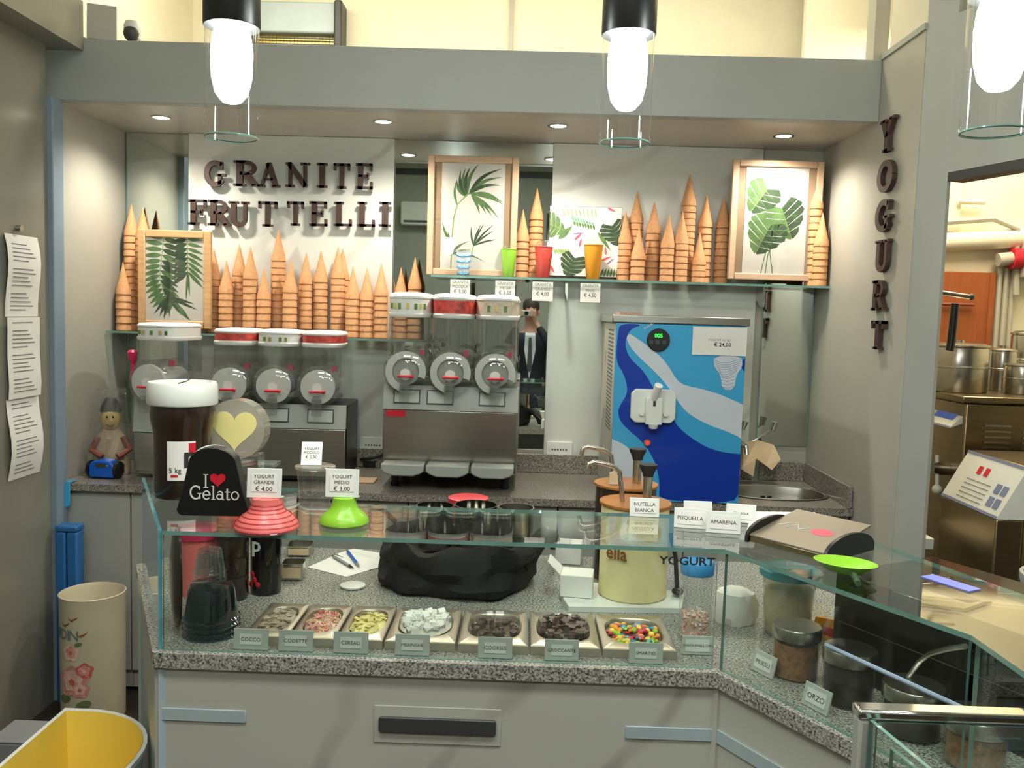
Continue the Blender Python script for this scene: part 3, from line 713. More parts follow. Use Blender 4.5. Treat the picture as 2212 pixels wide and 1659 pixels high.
slush_cup(1098, 34, 532, 594, 'green_slush', 'lime green filled cup with clear dome on the glass shelf')
slush_cup(1173, 40, 526, 595, 'red_slush', 'red filled cup with clear dome on the glass shelf')
slush_cup(1280, 42, 521, 597, 'orange_slush', 'orange filled cup with clear dome on the glass shelf')
def hang_tag(px, y0, y1, w, lines, label):
    Y = 4.0-.006; p = at(px, y0, Y); hw = (xat(px+w/2, y0, Y)-xat(px-w/2, y0, Y))/2; h = p.z-zat(px, y1, Y)
    t = thing('price_tag', label, 'price tag', (p.x, Y, RZ+.0), 0, 'price tags hanging from the upper shelf')
    MB().box(-hw, hw, -.003, -.001, -h-.004, -.012).box(-hw, hw, -.003, .02, .0006, .0018).box(-hw, hw, -.003, -.001, -.012, .0018).build('holder', 'clear_plastic', t)
    MB().box(-hw*.86, hw*.86, -.0042, -.0034, -h, -.018).build('card', 'white_paper', t)
    for k, (l, s_) in enumerate(lines): text(l, s_, 'ink' if k == 2 else 'ink_grey', t, (0, -.0048, -.03-.021*k), sx=.9)
hang_tag(995, 590, 640, 50, [('GRANITA', .019), ('PICCOLA', .019), ('€ 3,00', .024)], 'white price tag reading 3,00 under the blue and white cup')
hang_tag(1092, 598, 650, 50, [('GRANITA', .019), ('MEDIA', .019), ('€ 3,50', .024)], 'white price tag reading 3,50 under the lime cup')
hang_tag(1173, 600, 650, 52, [('GRANITA', .019), ('GRANDE', .019), ('€ 4,00', .024)], 'white price tag reading 4,00 under the red cup')
hang_tag(1276, 602, 652, 50, [('GRANITA', .019), ('MAXI', .019), ('€ 4,50', .024)], 'white price tag reading 4,50 under the orange cup')
# sockets on the marble
for px, py, txt in ((1208, 972, 'white double wall socket low on the plain marble panel'), (806, 962, 'white double wall socket behind the slush machines')):
    p = at(px, py, PY-.004); t = thing('wall_socket', txt, 'wall socket', (p.x, PY-.001, p.z-.035))
    MB().prism(rrect(-.062, .062, 0, .075, .006), -.010, 0).build('plate', 'white_plastic', t, bevel=.002)
    for k in range(6): MB().prism(arc(-.033+.0132*k, .037, .0042, .0042, 0, 330, 8), -.0108, -.0102).build('hole', 'dark_grey', t)

# ------------------------------------------------------------------ slush machines (front at local y = 0, standing on z = 0)
def slush_machine(label, loc, rz, n, pitch, w, dep, hf, htray, hpan, hbody, br, bz, tz, lz, lids, bodymat='steel', face='ring', trays=True, blackside=False, wins=(), group='slush machines', x0=None):
    t = thing('slush_machine', label, 'slush machine', loc, rz, group)
    hw = w/2
    b0 = MB().box(-hw, hw, .10, dep, hf, hbody).build('body', 'black_plastic' if blackside else 'steel', t, bevel=.006)
    MB().box(-hw+.004, hw-.004, .085, .099, htray, hpan).build('lower_panel', 'steel', t, bevel=.003)
    MB().add([(-hw+.002, .080, hpan+.002), (hw-.002, .080, hpan+.002), (hw-.002, .096, hbody+.004), (-hw+.002, .096, hbody+.004), (-hw+.002, .0995, hpan+.002), (hw-.002, .0995, hpan+.002), (hw-.002, .0995, hbody+.004), (-hw+.002, .0995, hbody+.004)],
             [(0, 1, 2, 3), (4, 7, 6, 5), (0, 4, 5, 1), (3, 2, 6, 7), (0, 3, 7, 4), (1, 5, 6, 2)]).build('upper_panel', 'grey_fascia', t)
    for x in wins:
        zc = (hpan+hbody)/2+.006; yy = .080+(zc-hpan)/(hbody+.004-hpan)*.016
        win = MB().box(x-.056, x+.056, -.004, 0, -.030, .030).rot(-.15, 'X').move(0, yy-.001, zc).build('flavour_window', 'dark_grey', t)
        MB().box(x-.051, x+.051, -.0055, -.0042, -.025, .025).rot(-.15, 'X').move(0, yy-.001, zc).build('window_card', 'card_grey', win)
    if hf > .02:
        for sx in (-1, 1):
            for y in (.15, dep-.05):
                MB().lathe([(.018, 0), (.022, .004), (.016, .02), (.020, hf)], 14, (sx*(hw-.05), y, 0)).build('foot', 'rubber', t)
    for i in range(n):
        cx = (i-(n-1)/2)*pitch
        if trays:
            pw = pitch/2-.004
            MB().prism([(cx-pw, htray-.006), (cx+pw, htray-.006), (cx+pw, htray-.035), (cx+pw*.82, hf+.012), (cx+pw*.5, hf+.002), (cx-pw*.5, hf+.002), (cx-pw*.82, hf+.012), (cx-pw, htray-.035)], -.01, .098).build('drip_tray', 'grey_fascia', t, bevel=.006)
        y1 = dep-.10
        # clear tank: drum in front merging into the upright tank
        bowl = MB()
        bowl.lathe([(.02, 0), (br*.7, .004), (br, .022), (br, y1-.04)], 32, cap=False).rot(-PI/2, 'X').move(cx, .02, bz)
        bowl.join(MB().loops([[(cx+p[0], .20+p[1], z) for p in superel(0, 0, pitch*.46, .125, 6, 32)] for z in (bz+br*.35, tz)]))
        bw = bowl.build('bowl', 'tank', t)
        MB().cyl((cx, .06, bz), (cx, y1, bz), br*.60, 24).build('evaporator', 'grey_fascia' if face == 'ring' else 'white_plastic', bw)
        if face == 'ring':
            rg = MB(); a = arc(0, 0, br*.90, br*.90, -20, 255, 28); c = arc(0, 0, br*.60, br*.60, -20, 255, 28)
            rg.prism(a+c[::-1], .036, .052).move(cx, 0, bz); rg.build('auger', 'white_plastic', bw)
            MB().prism(arc(0, 0, br*.25, br*.25, 0, 350, 16), .03, .055).move(cx, 0, bz-.012).build('auger_hub', 'white_plastic', bw)
        else:
            MB().prism(arc(0, 0, br*.80, br*.80, 0, 355, 32), .034, .05).move(cx, 0, bz).build('auger', 'white_plastic', bw)
        tapo = MB().cyl((cx, .012, bz-br*.55), (cx, .012, bz-br-.03), .022, 14).cyl((cx, .03, bz-br*.55), (cx, -.002, bz-br*.55), .018, 12).build('tap', 'tank', bw)
        MB().cyl((cx-.03, .006, bz-.018), (cx+.03, .006, bz-.018), .005, 8).ball((cx+.03, .006, bz-.018), .008, 8, 6).build('tap_handle', 'red', bw)
        if i < n:
            MB().box(cx+br*.5, cx+br*.72, .11, .13, bz+br*.7, bz+br*.95).build('seal_clip', 'magenta', bw)
        # lid
        lid = MB(); lh = lz-tz; rx_, ry_ = pitch*.485, .14
        pr = [(1.0, 0), (1.03, .006), (1.03, .014), (.985, .018), (.985, lh*.72), (1.02, lh*.76), (1.02, lh*.84), (.95, lh*.95), (.6, lh)]
        lid.loops([[(cx+p[0], .20+p[1], tz+z) for p in superel(0, 0, rx_*k, ry_*k, 3, 40)] for k, z in pr], cap1=True)
        lo = lid.build('lid', 'clear_plastic' if lids[i][0] == 'cup' else 'white_plastic', t)
        bm_ = lids[i][1]
        band = [[(cx+p[0], .20+p[1], tz+z) for p in superel(0, 0, rx_*.99, ry_*.99, 3, 40)] for z in (.02, lh*.71)]
        MB().loops(band).build('printed_band', bm_, lo)
        if len(lids[i]) > 2:
            for kk in range(lids[i][2]):
                ang = -PI/2+(kk-(lids[i][2]-1)/2)*.24
                p = (cx+rx_*.99*math.copysign(abs(math.cos(ang))**(2/3), math.cos(ang)), .20+ry_*1.0*math.copysign(abs(math.sin(ang))**(2/3), math.sin(ang)))
                MB().box(p[0]-.006, p[0]+.006, p[1]-.003, p[1]+.001, tz+lh*.32, tz+lh*.55).build('gold_mark', 'gold' if kk % 2 else 'film_green', lo)
    return t
# the three tank machine in the middle
mx0, mx1 = xat(828, 950, 3.72), xat(1118, 950, 3.72)
sm = slush_machine('tall steel slush machine with three clear tanks before the mirror', ((mx0+mx1)/2, 3.60, CZ+.001), 0, 3, .186, mx1-mx0, .52, .066, .125, .335, .435, .094, .50, .725, .83,
              [('w', 'white_plastic', 7), ('w', 'film_red'), ('w', 'oat', 3)], wins=(-.185, -.045, .175))
MB().box(-.272, -.19, .079, .0848, .305, .332).build('red_sticker', 'red', sm)
MB().box(-.245, -.235, .086, .092, .40, .41).build('pilot_lamp', 'amber', sm)
# the lower machine with striped lids to its left
nx0, nx1 = xat(452, 960, 3.78), xat(748, 960, 3.78)
slush_machine('low slush machine with black sides and flowered lids behind the clear cup', ((nx0+nx1)/2+.015, 3.625, CZ+.001), math.radians(3), 3, .185, nx1-nx0, .44, .012, .03, .235, .335, .090, .42, .585, .655,
              [('w', 'film_red'), ('w', 'white_plastic', 4), ('w', 'film_red')], face='disc', trays=False, blackside=True, wins=(0.0, .19))
# the single machine in the corner, turned
p = at(385, 900, 3.86)
cm = slush_machine('single tank slush machine in the corner behind the chocolate jar', (p.x-.05, 3.615, CZ+.001), math.radians(-10), 1, .215, .21, .36, .012, .03, .20, .335, .095, .42, .595, .67,
              [('w', 'white_plastic', 5)], face='disc', trays=False, wins=())
hp = MB().cyl((-.115, .10, .42), (-.115, .10, .49), .010, 10).lathe([(.006, 0), (.018, .02), (.022, .05), (.012, .06)], 12, (-.115, .10, .49)).build('pull_handle', 'magenta', cm)

# ------------------------------------------------------------------ blue yogurt machine
YF_ = 3.575
yx0, yx1 = xat(1322, 880, YF_), xat(1607, 880, YF_); yzb, yzt = CZ+.001, zat(1470, 690, YF_)
yw = (yx1-yx0)/2; ycx = (yx0+yx1)/2; yh = yzt-yzb
ym = thing('yogurt_machine', 'tall blue and white soft yogurt machine with a white dispenser', 'yogurt machine', (ycx, YF_, yzb))
MB().box(-yw, yw, .012, .56, 0, yh-.02).build('body', 'machine_beige', ym, bevel=.006)
MB().box(-yw-.012, yw+.008, -.004, .575, yh-.02, yh+.012).build('top_cover', 'steel', ym, bevel=.004)
MB().box(-yw+.004, yw-.004, 0, .0119, .002, yh-.022).build('front_panel', 'sky_blue', ym, bevel=.002)
MB().box(.02-yw-.012+.02, .12-yw, .1, .3, yh+.0125, yh+.022).build('card_on_top', 'wood_pale', ym)
def yq(pts): return [(at(1200+x/3.072, 640+y/3.072, YF_).x-ycx, min(max(at(1200+x/3.072, 640+y/3.072, YF_).z-yzb, .004), yh-.024)) for x, y in pts]
def clampx(pts): return [(min(max(x, -yw+.005), yw-.005), z) for x, z in pts]
def smoothp(pts, it=2):
    for _ in range(it):
        q = []
        for i in range(len(pts)):
            a, b_ = Vector(pts[i]), Vector(pts[(i+1) % len(pts)])
            if (a-b_).length < .0: continue
            q += [a*.75+b_*.25, a*.25+b_*.75]
        pts = q
    return pts
dark = [(430, 120), (415, 240), (405, 340), (405, 440), (450, 510), (478, 600), (470, 660), (430, 720), (412, 770), (435, 840), (500, 900), (560, 950), (610, 1010), (650, 1080), (680, 1160), (692, 1270), (680, 1420), (1300, 1420), (1300, 1052), (1130, 1040), (1020, 1010), (930, 960), (850, 900), (800, 850), (770, 790), (700, 700), (640, 590), (580, 490), (500, 420), (465, 350), (465, 280), (500, 215), (590, 120)]
white = [(468, 270), (490, 248), (520, 265), (600, 320), (700, 400), (760, 480), (800, 550), (850, 590), (950, 610), (1060, 640), (1160, 680), (1300, 745), (1300, 975), (1150, 900), (1030, 860), (930, 810), (860, 760), (800, 680), (740, 590), (660, 500), (560, 410), (490, 330)]
low = [(330, 930), (420, 965), (480, 1000), (540, 1070), (590, 1160), (620, 1260), (625, 1340), (600, 1430), (330, 1430)]
blob = [(1310, 380), (1240, 420), (1225, 460), (1250, 500), (1310, 540)]
for k, (pl, mm) in enumerate(((dark, 'deep_blue'), (white, 'machine_white'), (low, 'machine_white'), (blob, 'deep_blue'), ([(1090, 165), (1310, 165), (1310, 210), (1120, 205)], 'machine_white'))):
    MB().flat(clampx(smoothp(yq(pl))), -.0006-.0003*k).build('printed_swirl', mm, ym, smooth=False, fix=False)
MB().flat(smoothp(yq([(1048, 395), (1235, 395), (1240, 470), (1200, 515), (1185, 620), (1105, 620), (1095, 520), (1052, 470)]), 1), -.0024).build('printed_cone', 'machine_white', ym, smooth=False, fix=False)
lines = MB()
for k in range(7):
    a = yq([(1050+k*6, 420+k*14), (1090+k*3, 440+k*16), (1150, 440+k*15), (1235-k*6, 415+k*14)]); lines.flat(ribbon(a, .0018), -.0027)
for k in range(4):
    a = yq([(1098+k*2, 535+k*22), (1140, 545+k*22), (1188-k*2, 530+k*22)]); lines.flat(ribbon(a, .0018), -.0027)
stuff(lines.build('cone_lines', 'line_blue', ym, smooth=False, fix=False))
def yp(x, y): q = yq([(x, y)])[0]; return q
# display
c = yp(681, 290); dsp = MB().prism(arc(c[0], c[1], .0465, .0465, 0, 350, 36), -.012, -.003).build('display', 'black_plastic', ym, bevel=.003)
text('005', .022, 'led_green', dsp, (c[0], -.0125, c[1]+.017), name='digits', bold=.0006)
for dx in (-.030, -.004, .024): MB().prism(rrect(c[0]+dx-.008, c[0]+dx+.008, c[1]-.016, c[1]+.000, .002, 3), -.0128, -.0121).build('button', 'dark_grey', dsp)
c2 = yp(620, 200)
text('YOGURT', .012, 'machine_white', ym, (c2[0], -.0032, c2[1]+.002), ry=-.6, bold=.0003)
# price card
a0, a1 = yp(912, 200), yp(1262, 398)
MB().box(a0[0], a1[0], -.006, -.0035, a1[1], a0[1]).build('price_card', 'white_paper', ym)
text('YOGURT AL KG', .013, 'ink_grey', ym, ((a0[0]+a1[0])/2, -.0066, (a0[1]+a1[1])/2+.005)); text('€ 24,00', .022, 'ink', ym, ((a0[0]+a1[0])/2+.012, -.0066, (a0[1]+a1[1])/2-.014), bold=.0004)
# dispenser
a0, a1 = yp(500, 610), yp(785, 840); ch = .018
dp = MB().prism([(a0[0]+ch, a0[1]), (a1[0]-ch, a0[1]), (a1[0], a0[1]-ch), (a1[0], a1[1]+ch), (a1[0]-ch, a1[1]), (a0[0]+ch, a1[1]), (a0[0], a1[1]+ch), (a0[0], a0[1]-ch)], -.03, -.003).build('dispenser', 'white_plastic', ym, bevel=.004)
cx_ = (a0[0]+a1[0])/2
MB().box(cx_-.033, cx_+.033, -.06, -.0305, a1[1]-.004, a0[1]-.030).build('valve_block', 'white_plastic', dp, bevel=.004)
MB().cyl((cx_, -.047, a1[1]-.003), (cx_, -.047, a1[1]-.020), .022, 16, r1=.016).build('nozzle', 'white_plastic', dp)
MB().cyl((cx_-.002, -.048, a0[1]-.035), (cx_+.010, -.085, a0[1]+.022), .0165, 16).build('lever', 'white_plastic', dp)
MB().box(cx_-.006, cx_+.005, -.0615, -.0601, a0[1]-.065, a0[1]-.040).build('valve_slot', 'dark_grey', dp)
for s_ in (-1, 1): MB().cyl((cx_+s_*.048, -.0305, a1[1]+.038), (cx_+s_*.048, -.046, a1[1]+.038), .009, 12).build('knob', 'white_plastic', dp)
c = yp(606, 968); kn = MB().cyl((c[0], -.0035, c[1]), (c[0], -.012, c[1]), .0145, 20).build('push_button', 'chrome', ym)
MB().cyl((c[0], -.0121, c[1]), (c[0], -.0135, c[1]), .008, 14).build('button_lamp', 'led_red', kn)
slots = MB()
for r in range(26):
    for q in range(5): slots.box(-yw-.0006, -yw+.0004, .05+q*.045, .08+q*.045, .28+r*.0165, .288+r*.0165)
stuff(slots.build('vent_slots', 'dark_grey', ym))
for z in (.55, .30): MB().box(-yw-.004, -yw-.0005, .35, .37, z, z+.05).build('panel_latch', 'machine_beige', ym)
# saucer behind the pumps and a power lead
p = at(1450, 1060, 3.58)

# ------------------------------------------------------------------ front display counter
FZ = .905
OUT = [(-.783, 1.83), (.43, 1.83), (.69, 1.41), (.70, .80)]
BK = [(1.22, .80), (1.22, 1.62), (.98, 2.22), (.72, 2.70), (-.92, 2.70), (-1.10, 2.46)]
dc = thing('display_counter', 'marble fronted serving counter with a speckled granite top', 'counter', (0, 0, 0))
MB().slab(OUT+BK, FZ-.033, FZ).build('worktop', 'granite_top', dc, bevel=.004)
def seg_panel(p, q, z0, z1, th, mb=None, inset=.012):
    p, q = Vector(p), Vector(q); e_ = (q-p).normalized(); nn = Vector((-e_.y, e_.x)); mb = mb or MB()
    a, b_ = p+nn*inset, q+nn*inset
    return mb.slab([tuple(a), tuple(b_), tuple(b_+nn*th), tuple(a+nn*th)], z0, z1)
seg_panel(OUT[0], OUT[1], .06, FZ-.034, .02).build('front_panel', 'marble_front', dc, smooth=False)
seg_panel(OUT[1], OUT[2], .06, FZ-.034, .02).build('wing_panel', 'marble_front', dc, smooth=False)
seg_panel(OUT[2], OUT[3], .06, FZ-.034, .02).build('wing_panel', 'marble_front', dc, smooth=False)
seg_panel(BK[-1], OUT[0], .06, FZ-.034, .02).build('side_panel', 'strip_blue', dc, smooth=False)
seg_panel((-.92, 2.70), BK[-1], .06, FZ-.034, .02).build('side_panel', 'strip_blue', dc, smooth=False)
MB().slab([(-.74, 1.88), (.44, 1.88), (.72, 1.44), (.73, .84), (1.18, .84), (1.18, 1.60), (.95, 2.18), (.70, 2.65), (-.90, 2.65), (-1.05, 2.45)], .001, .06).build('plinth', 'dark_grey', dc)
FY = 1.842
def fx(px, py): return at(px, py, FY)
def fpart(name, x0, x1, y0, y1, mname, proud, bevel=.002):
    cx, cy = (x0+x1)/2, (y0+y1)/2
    return MB().box(fx(x0, cy).x, fx(x1, cy).x, FY-proud, FY-.0003, fx(cx, y1).z, fx(cx, y0).z).build(name, mname, dc, bevel=bevel)
fpart('strip', 342, 532, 1530, 1558, 'strip_blue', .004); fpart('strip', 1350, 1541, 1570, 1598, 'strip_blue', .004)
hp_ = fpart('handle_plate', 808, 1082, 1527, 1607, 'marble_front', .003)
pz0, pz1 = fx(945, 1582).z, fx(945, 1549).z
hd = MB().prism(rrect(fx(819, 1566).x, fx(1072, 1566).x, pz0, pz1, .006), FY-.011, FY-.0032).build('grip', 'dark_grey', dc, bevel=.002)
q0, q1 = Vector(OUT[1]), Vector(OUT[2]); e1 = (q1-q0).normalized(); n1 = Vector((-e1.y, e1.x))
zs0, zs1 = fx(1540, 1600).z, fx(1540, 1572).z
MB().slab([(.425, 1.842), (.4355, 1.832), (.462, 1.848), (.43, 1.862)], .06, FZ-.034).build('corner_post', 'marble_front', dc)
a = q0+n1*.0117; b_ = q0+e1*.5+n1*.0117
MB().slab([tuple(a-n1*.004), tuple(b_-n1*.004), tuple(b_), tuple(a)], zs0, zs1).build('strip', 'strip_blue', dc, bevel=.002)

# glass guard
GZ = 1.170; g0, g1, g2, g3 = Vector((-.778, 1.848)), Vector((.438, 1.852)), Vector((.727, 1.375)), Vector((.735, .84))
gl = thing('glass_guard', 'clear glass sneeze guard with green edges on the granite counter', 'glass guard', (0, 0, 0))
def pane(p, q, z0, z1, th=.008, edge='glass_edge', nm='front_pane'):
    e_ = (q-p).normalized(); nn = Vector((-e_.y, e_.x)); A_ = [p, q, q+nn*th, p+nn*th]; mb = MB()
    V = [(v.x, v.y, z) for z in (z0, z1) for v in A_]
    mb.add(V, [(0, 1, 5, 4), (2, 3, 7, 6)], 0); mb.add(V, [(0, 3, 2, 1), (4, 5, 6, 7), (1, 2, 6, 5), (3, 0, 4, 7)], 1)
    return mb.build(nm, ['glass', edge], gl, smooth=False, fix=False)
pane(g0+Vector((.01, 0)), g1-Vector((.012, 0)), FZ+.0005, GZ-.009)
pane(g1+Vector((.002, -.006)), g2+Vector((-.003, .006)), FZ+.0005, GZ-.009, nm='wing_pane')
pane(g2+Vector((.002, -.006)), g3, FZ+.0005, GZ-.009, nm='wing_pane')
pane(Vector((-1.055, 2.40)), g0, FZ+.0005, GZ+.0, edge='glass_edge_blue', nm='side_pane')
tg = [tuple(g0+Vector((.012, -.004))), tuple(g1+Vector((0, -.004))), tuple(g2+Vector((-.004, -.002))), tuple(g3), (1.02, .84), (.945, 1.56), (.80, 1.95), (.79, 2.10), (.60, 2.22), (.50, 2.16), (-.56, 2.16), (-.60, 2.33), (-1.01, 2.33)]
mb = MB(); n = len(tg)
mb.add([(p[0], p[1], z) for z in (GZ-.009, GZ) for p in tg], [tuple(range(n-1, -1, -1)), tuple(range(n, 2*n))], 0)
mb.add([(p[0], p[1], z) for z in (GZ-.009, GZ) for p in tg], [(i, (i+1) % n, n+(i+1) % n, n+i) for i in range(n)], 1)
mb.build('top_pane', ['glass', 'glass_edge'], gl, smooth=False, fix=False)
p = at(1484, 1212, 1.85); text('YOGURT', .0245, 'ink', gl, (p.x, 1.8465, p.z-.0), sx=1.18, name='lettering', bold=.0006)
pz = Vector((.70, 1.47)); MB().tube([on(1958, 1468, .99), on(1985, 1430, 1.03), on(2010, 1412, 1.06), on(2045, 1402, 1.10), on(2085, 1396, 1.13)], .005, 8).build('support_rod', 'steel', gl)

# ------------------------------------------------------------------ little signs
def card(name, label, lines, w, h, loc, rz=0, tilt=.2, paper='white_paper', frame=True, group=None, inset=None, inkm='ink'):
    t = thing(name, label, 'sign', loc, rz, group)
    hd_ = MB().box(-w/2, w/2, 0, .004, 0, h).box(-w/2, w/2, .004, .03, 0, .003).build('holder', 'card_grey' if paper == 'card_grey' else 'white_plastic', t, bevel=.001)
    s_ = inset or .8
    sh = MB().box(-w/2*s_, w/2*s_, -.0012, -.0002, h*(.5-s_*.40), h*(.5+s_*.40)).build('sheet', 'white_paper' if paper != 'card_grey' else 'white_plastic', t)
    tot = sum(l[1] for l in lines)*1.15; z = h/2+tot/2
    for l, s in lines:
        z -= s*1.15/2; text(l, s, inkm, t, (0, -.0017, z)); z -= s*1.15/2
    t.rotation_euler = (-tilt, 0, rz)
    return t
GT = 'topping name plates behind the front glass'
for txt, px, w, cname in (('COCCO', 541, 78, 'COCCO'), ('CODETTE', 638, 78, 'CODETTE'), ('CEREALI', 757, 78, 'CEREALI'), ('MERINGHE', 890, 78, 'MERINGHE'), ('COOKIES', 1069, 77, 'COOKIES'), ('CROCCANTE', 1213, 76, 'CROCCANTE'), ('SMARTIES', 1395, 76, 'SMARTIES')):
    yb = 1404+(px-541)*.0325
    p = at(px, yb, 1.863)
    card('name_plate', 'small grey plate reading %s before the topping trays' % txt, [(txt, .0115 if len(txt) < 8 else .010)], w/1900*p.y, .046, (p.x, 1.863, FZ+.001), 0, .12, 'card_grey', group=GT, inset=.62)

# ------------------------------------------------------------------ topping trays
def scatter(mb, n, cx, cy, rx, ry, z, size, kind, dome=0.0, e=3):
    for _ in range(n):
        while True:
            u, v = random.uniform(-1, 1), random.uniform(-1, 1)
            if abs(u)**e+abs(v)**e < 1: break
        zz = z+dome*(1-u*u)*(1-v*v)+random.uniform(0, size*.6); x, y = cx+u*rx, cy+v*ry; q = MB(); s = size*random.uniform(.7, 1.2)
        if kind == 'ball': q.ball((0, 0, 0), (s, s, s*.6), 7, 4)
        elif kind == 'rod': q.box(-s*1.6, s*1.6, -s*.28, s*.28, -s*.28, s*.28)
        elif kind == 'flake': q.box(-s, s, -s*.7, s*.7, -s*.12, s*.12)
        else: q.box(-s*.7, s*.7, -s*.7, s*.7, -s*.6, s*.6)
        q.rot(random.uniform(0, 6.3), 'Z').rot(random.uniform(-.7, .7), 'X').move(x, y, zz); mb.join(q)
    return mb
TH = .021
def tray(label, px0, px1, pyf, contents, depth=.225, fillz=-.02, matbase=None, dome=.0, lid=False):
    zt = FZ+TH; p0, p1 = on(px0, pyf, zt), on(px1, pyf+(px1-px0)*.03, zt)
    cx = (p0.x+p1.x)/2; hw = (p1.x-p0.x)/2-.002; y0 = 1.893; cy = y0+depth/2
    t = thing('topping_tray', label, 'tray', (cx, cy, FZ), 0, 'steel topping trays on the counter')
    n = 48; hd = depth/2; R = []
    def rect_ring(kx, ky, z):
        return [(kx*max(-1, min(1, 1.6*math.cos(2*PI*k/n))), ky*max(-1, min(1, 1.6*math.sin(2*PI*k/n))), z) for k in range(n)]
    def oval(k, z): return [(p[0], p[1], z) for p in superel(0, .004, hw*.80*k, hd*.72*k, 2.8, n)]
    MB().loops([rect_ring(hw, hd, .0005), rect_ring(hw, hd, TH-.002), rect_ring(hw-.003, hd-.003, TH), oval(1.02, TH), oval(1.0, TH-.002), oval(.97, .006), oval(.9, .003)], cap1=True).build('pan', 'steel_light', t)
    zf = max(TH+fillz*.6, .0045)
    if matbase: MB().lathe([(1.0, 0), (.8, dome*.5), (.45, dome*.9), (.001, dome)], 32, (0, .004, zf), sx=hw*.77, sy=hd*.69, cap=False).build('filling', matbase, t)
    for mname, kind, n_, s in contents:
        stuff(scatter(MB(), n_, 0, .004, hw*.70, hd*.62, zf+.003, s, kind, dome).build('topping', mname, t))
    if lid:
        MB().loops([[(p[0], p[1], z) for p in superel(0, .004, hw*.80*k, hd*.72*k, 2.8, n)] for k, z in ((1.0, .0225), (.96, .034), (.80, .034), (.72, .026), (.45, .026))], cap1=True).build('lid', 'clear_plastic', t)
        for s_ in (-1, 0, 1): MB().tube([(s_*hw*.2, -hd*.30, .028), (s_*hw*.16, .0, .042), (s_*hw*.22, hd*.30, .028)], .0022, 6).build('lid_rib', 'clear_plastic', t)
mat('steel_light', (206, 196, 180), .3, .85, var=.05, scale=6)
tray('small steel tray of shredded coconut behind the COCCO plate', 506, 606, 1390, [('oat', 'flake', 60, .006)], fillz=-.016, matbase='oat', dome=.006, lid=False)
tray('small steel tray of pink sugar strands behind the CODETTE plate', 608, 712, 1394, [('rose_pale', 'rod', 60, .004), ('flower_pink', 'rod', 40, .004), ('pale_yellow', 'rod', 30, .004)], fillz=-.016, matbase='rose_pale', dome=.006)
tray('small steel tray of pale cereal flakes behind the CEREALI plate', 714, 820, 1398, [('pale_yellow', 'flake', 60, .006)], fillz=-.014, matbase='pale_yellow', dome=.007)
tray('steel tray heaped with white meringue under a clear lid', 822, 982, 1400, [('white_paper', 'chunk', 50, .011)], fillz=-.006, matbase='print_white', dome=.014, lid=True)
tray('steel tray of cookie crumbs under a clear lid', 984, 1142, 1406, [('chocolate_light', 'chunk', 40, .008)], fillz=-.022, matbase='chocolate_light', dome=.004, lid=True)
tray('steel tray of dark chocolate crunch under a clear lid', 1144, 1302, 1411, [('chocolate_light', 'chunk', 50, .011), ('chocolate', 'chunk', 30, .01)], fillz=-.010, matbase='chocolate', dome=.010, lid=True)
tray('steel tray of colourful sugar coated sweets behind the SMARTIES plate', 1304, 1472, 1416, [('yellow', 'ball', 26, .007), ('flower_pink', 'ball', 22, .007), ('orange_slush', 'ball', 22, .007), ('sky_blue', 'ball', 14, .007), ('lime', 'ball', 16, .007), ('red', 'ball', 12, .007)], fillz=-.022, matbase='chocolate_light', dome=.002)

# ------------------------------------------------------------------ things inside the glass, left end
p = on(432, 1375, FZ)
for k in range(4):
    o = MB().lathe([(.063, 0), (.0645, .003), (.060, .006), (.052, .066), (.046, .080), (.001, .083)], 32, cap=False).build('plastic_cup', 'teal_cup')
    o.location = (-.700, 1.955, FZ+.001+k*.0125)
    tag(o, 'smoky teal plastic cup turned over in the broad stack by the side glass', 'cup', 'upturned cups in the broad stack')
for k in range(3):
    o = MB().lathe([(.036, .0), (.0375, .003), (.034, .006), (.026, .055), (.001, .058)], 24, cap=False).build('plastic_beaker', 'cup_clear')
    o.location = (-.705, 1.958, FZ+.123+k*.009)
    tag(o, 'clear plastic beaker turned over on top of the broad cup stack', 'cup', 'upturned beakers on the cup stack')
# oval brown dish standing by the side pane
pl = thing('oval_dish', 'dark brown oval dish with a white lining standing by the side glass', 'dish', (-.806, 1.985, FZ+.0005), .47)
def upr(k, x): return [(x, .080*k*math.cos(2*PI*i/36), .119+.118*k*math.sin(2*PI*i/36)) for i in range(36)]
MB().loops([upr(.5, .0), upr(.9, .006), upr(1.0, .014), upr(1.0, .018), upr(.9, .0115), upr(.5, .0055)], cap0=True, cap1=True).build('dish', 'chocolate', pl)
MB().loops([upr(.985, .0185), upr(.88, .0125), upr(.5, .0065)], cap1=True).build('lining', 'white_plastic', pl)
# pink flowers tin behind
p = on(410, 1270, FZ)
tl = thing('pink_tub', 'round pink paper tub behind the cup stack', 'tub', (-.835, 2.235, FZ+.0005))
MB().lathe([(.045, 0), (.055, .15), (.058, .15), (.058, .158), (.05, .16)], 28).build('tub', 'pink_cup', tl)
MB().lathe([(.059, .150), (.060, .172), (.05, .176), (.001, .176)], 28, cap=False).build('lid', 'magenta', tl)
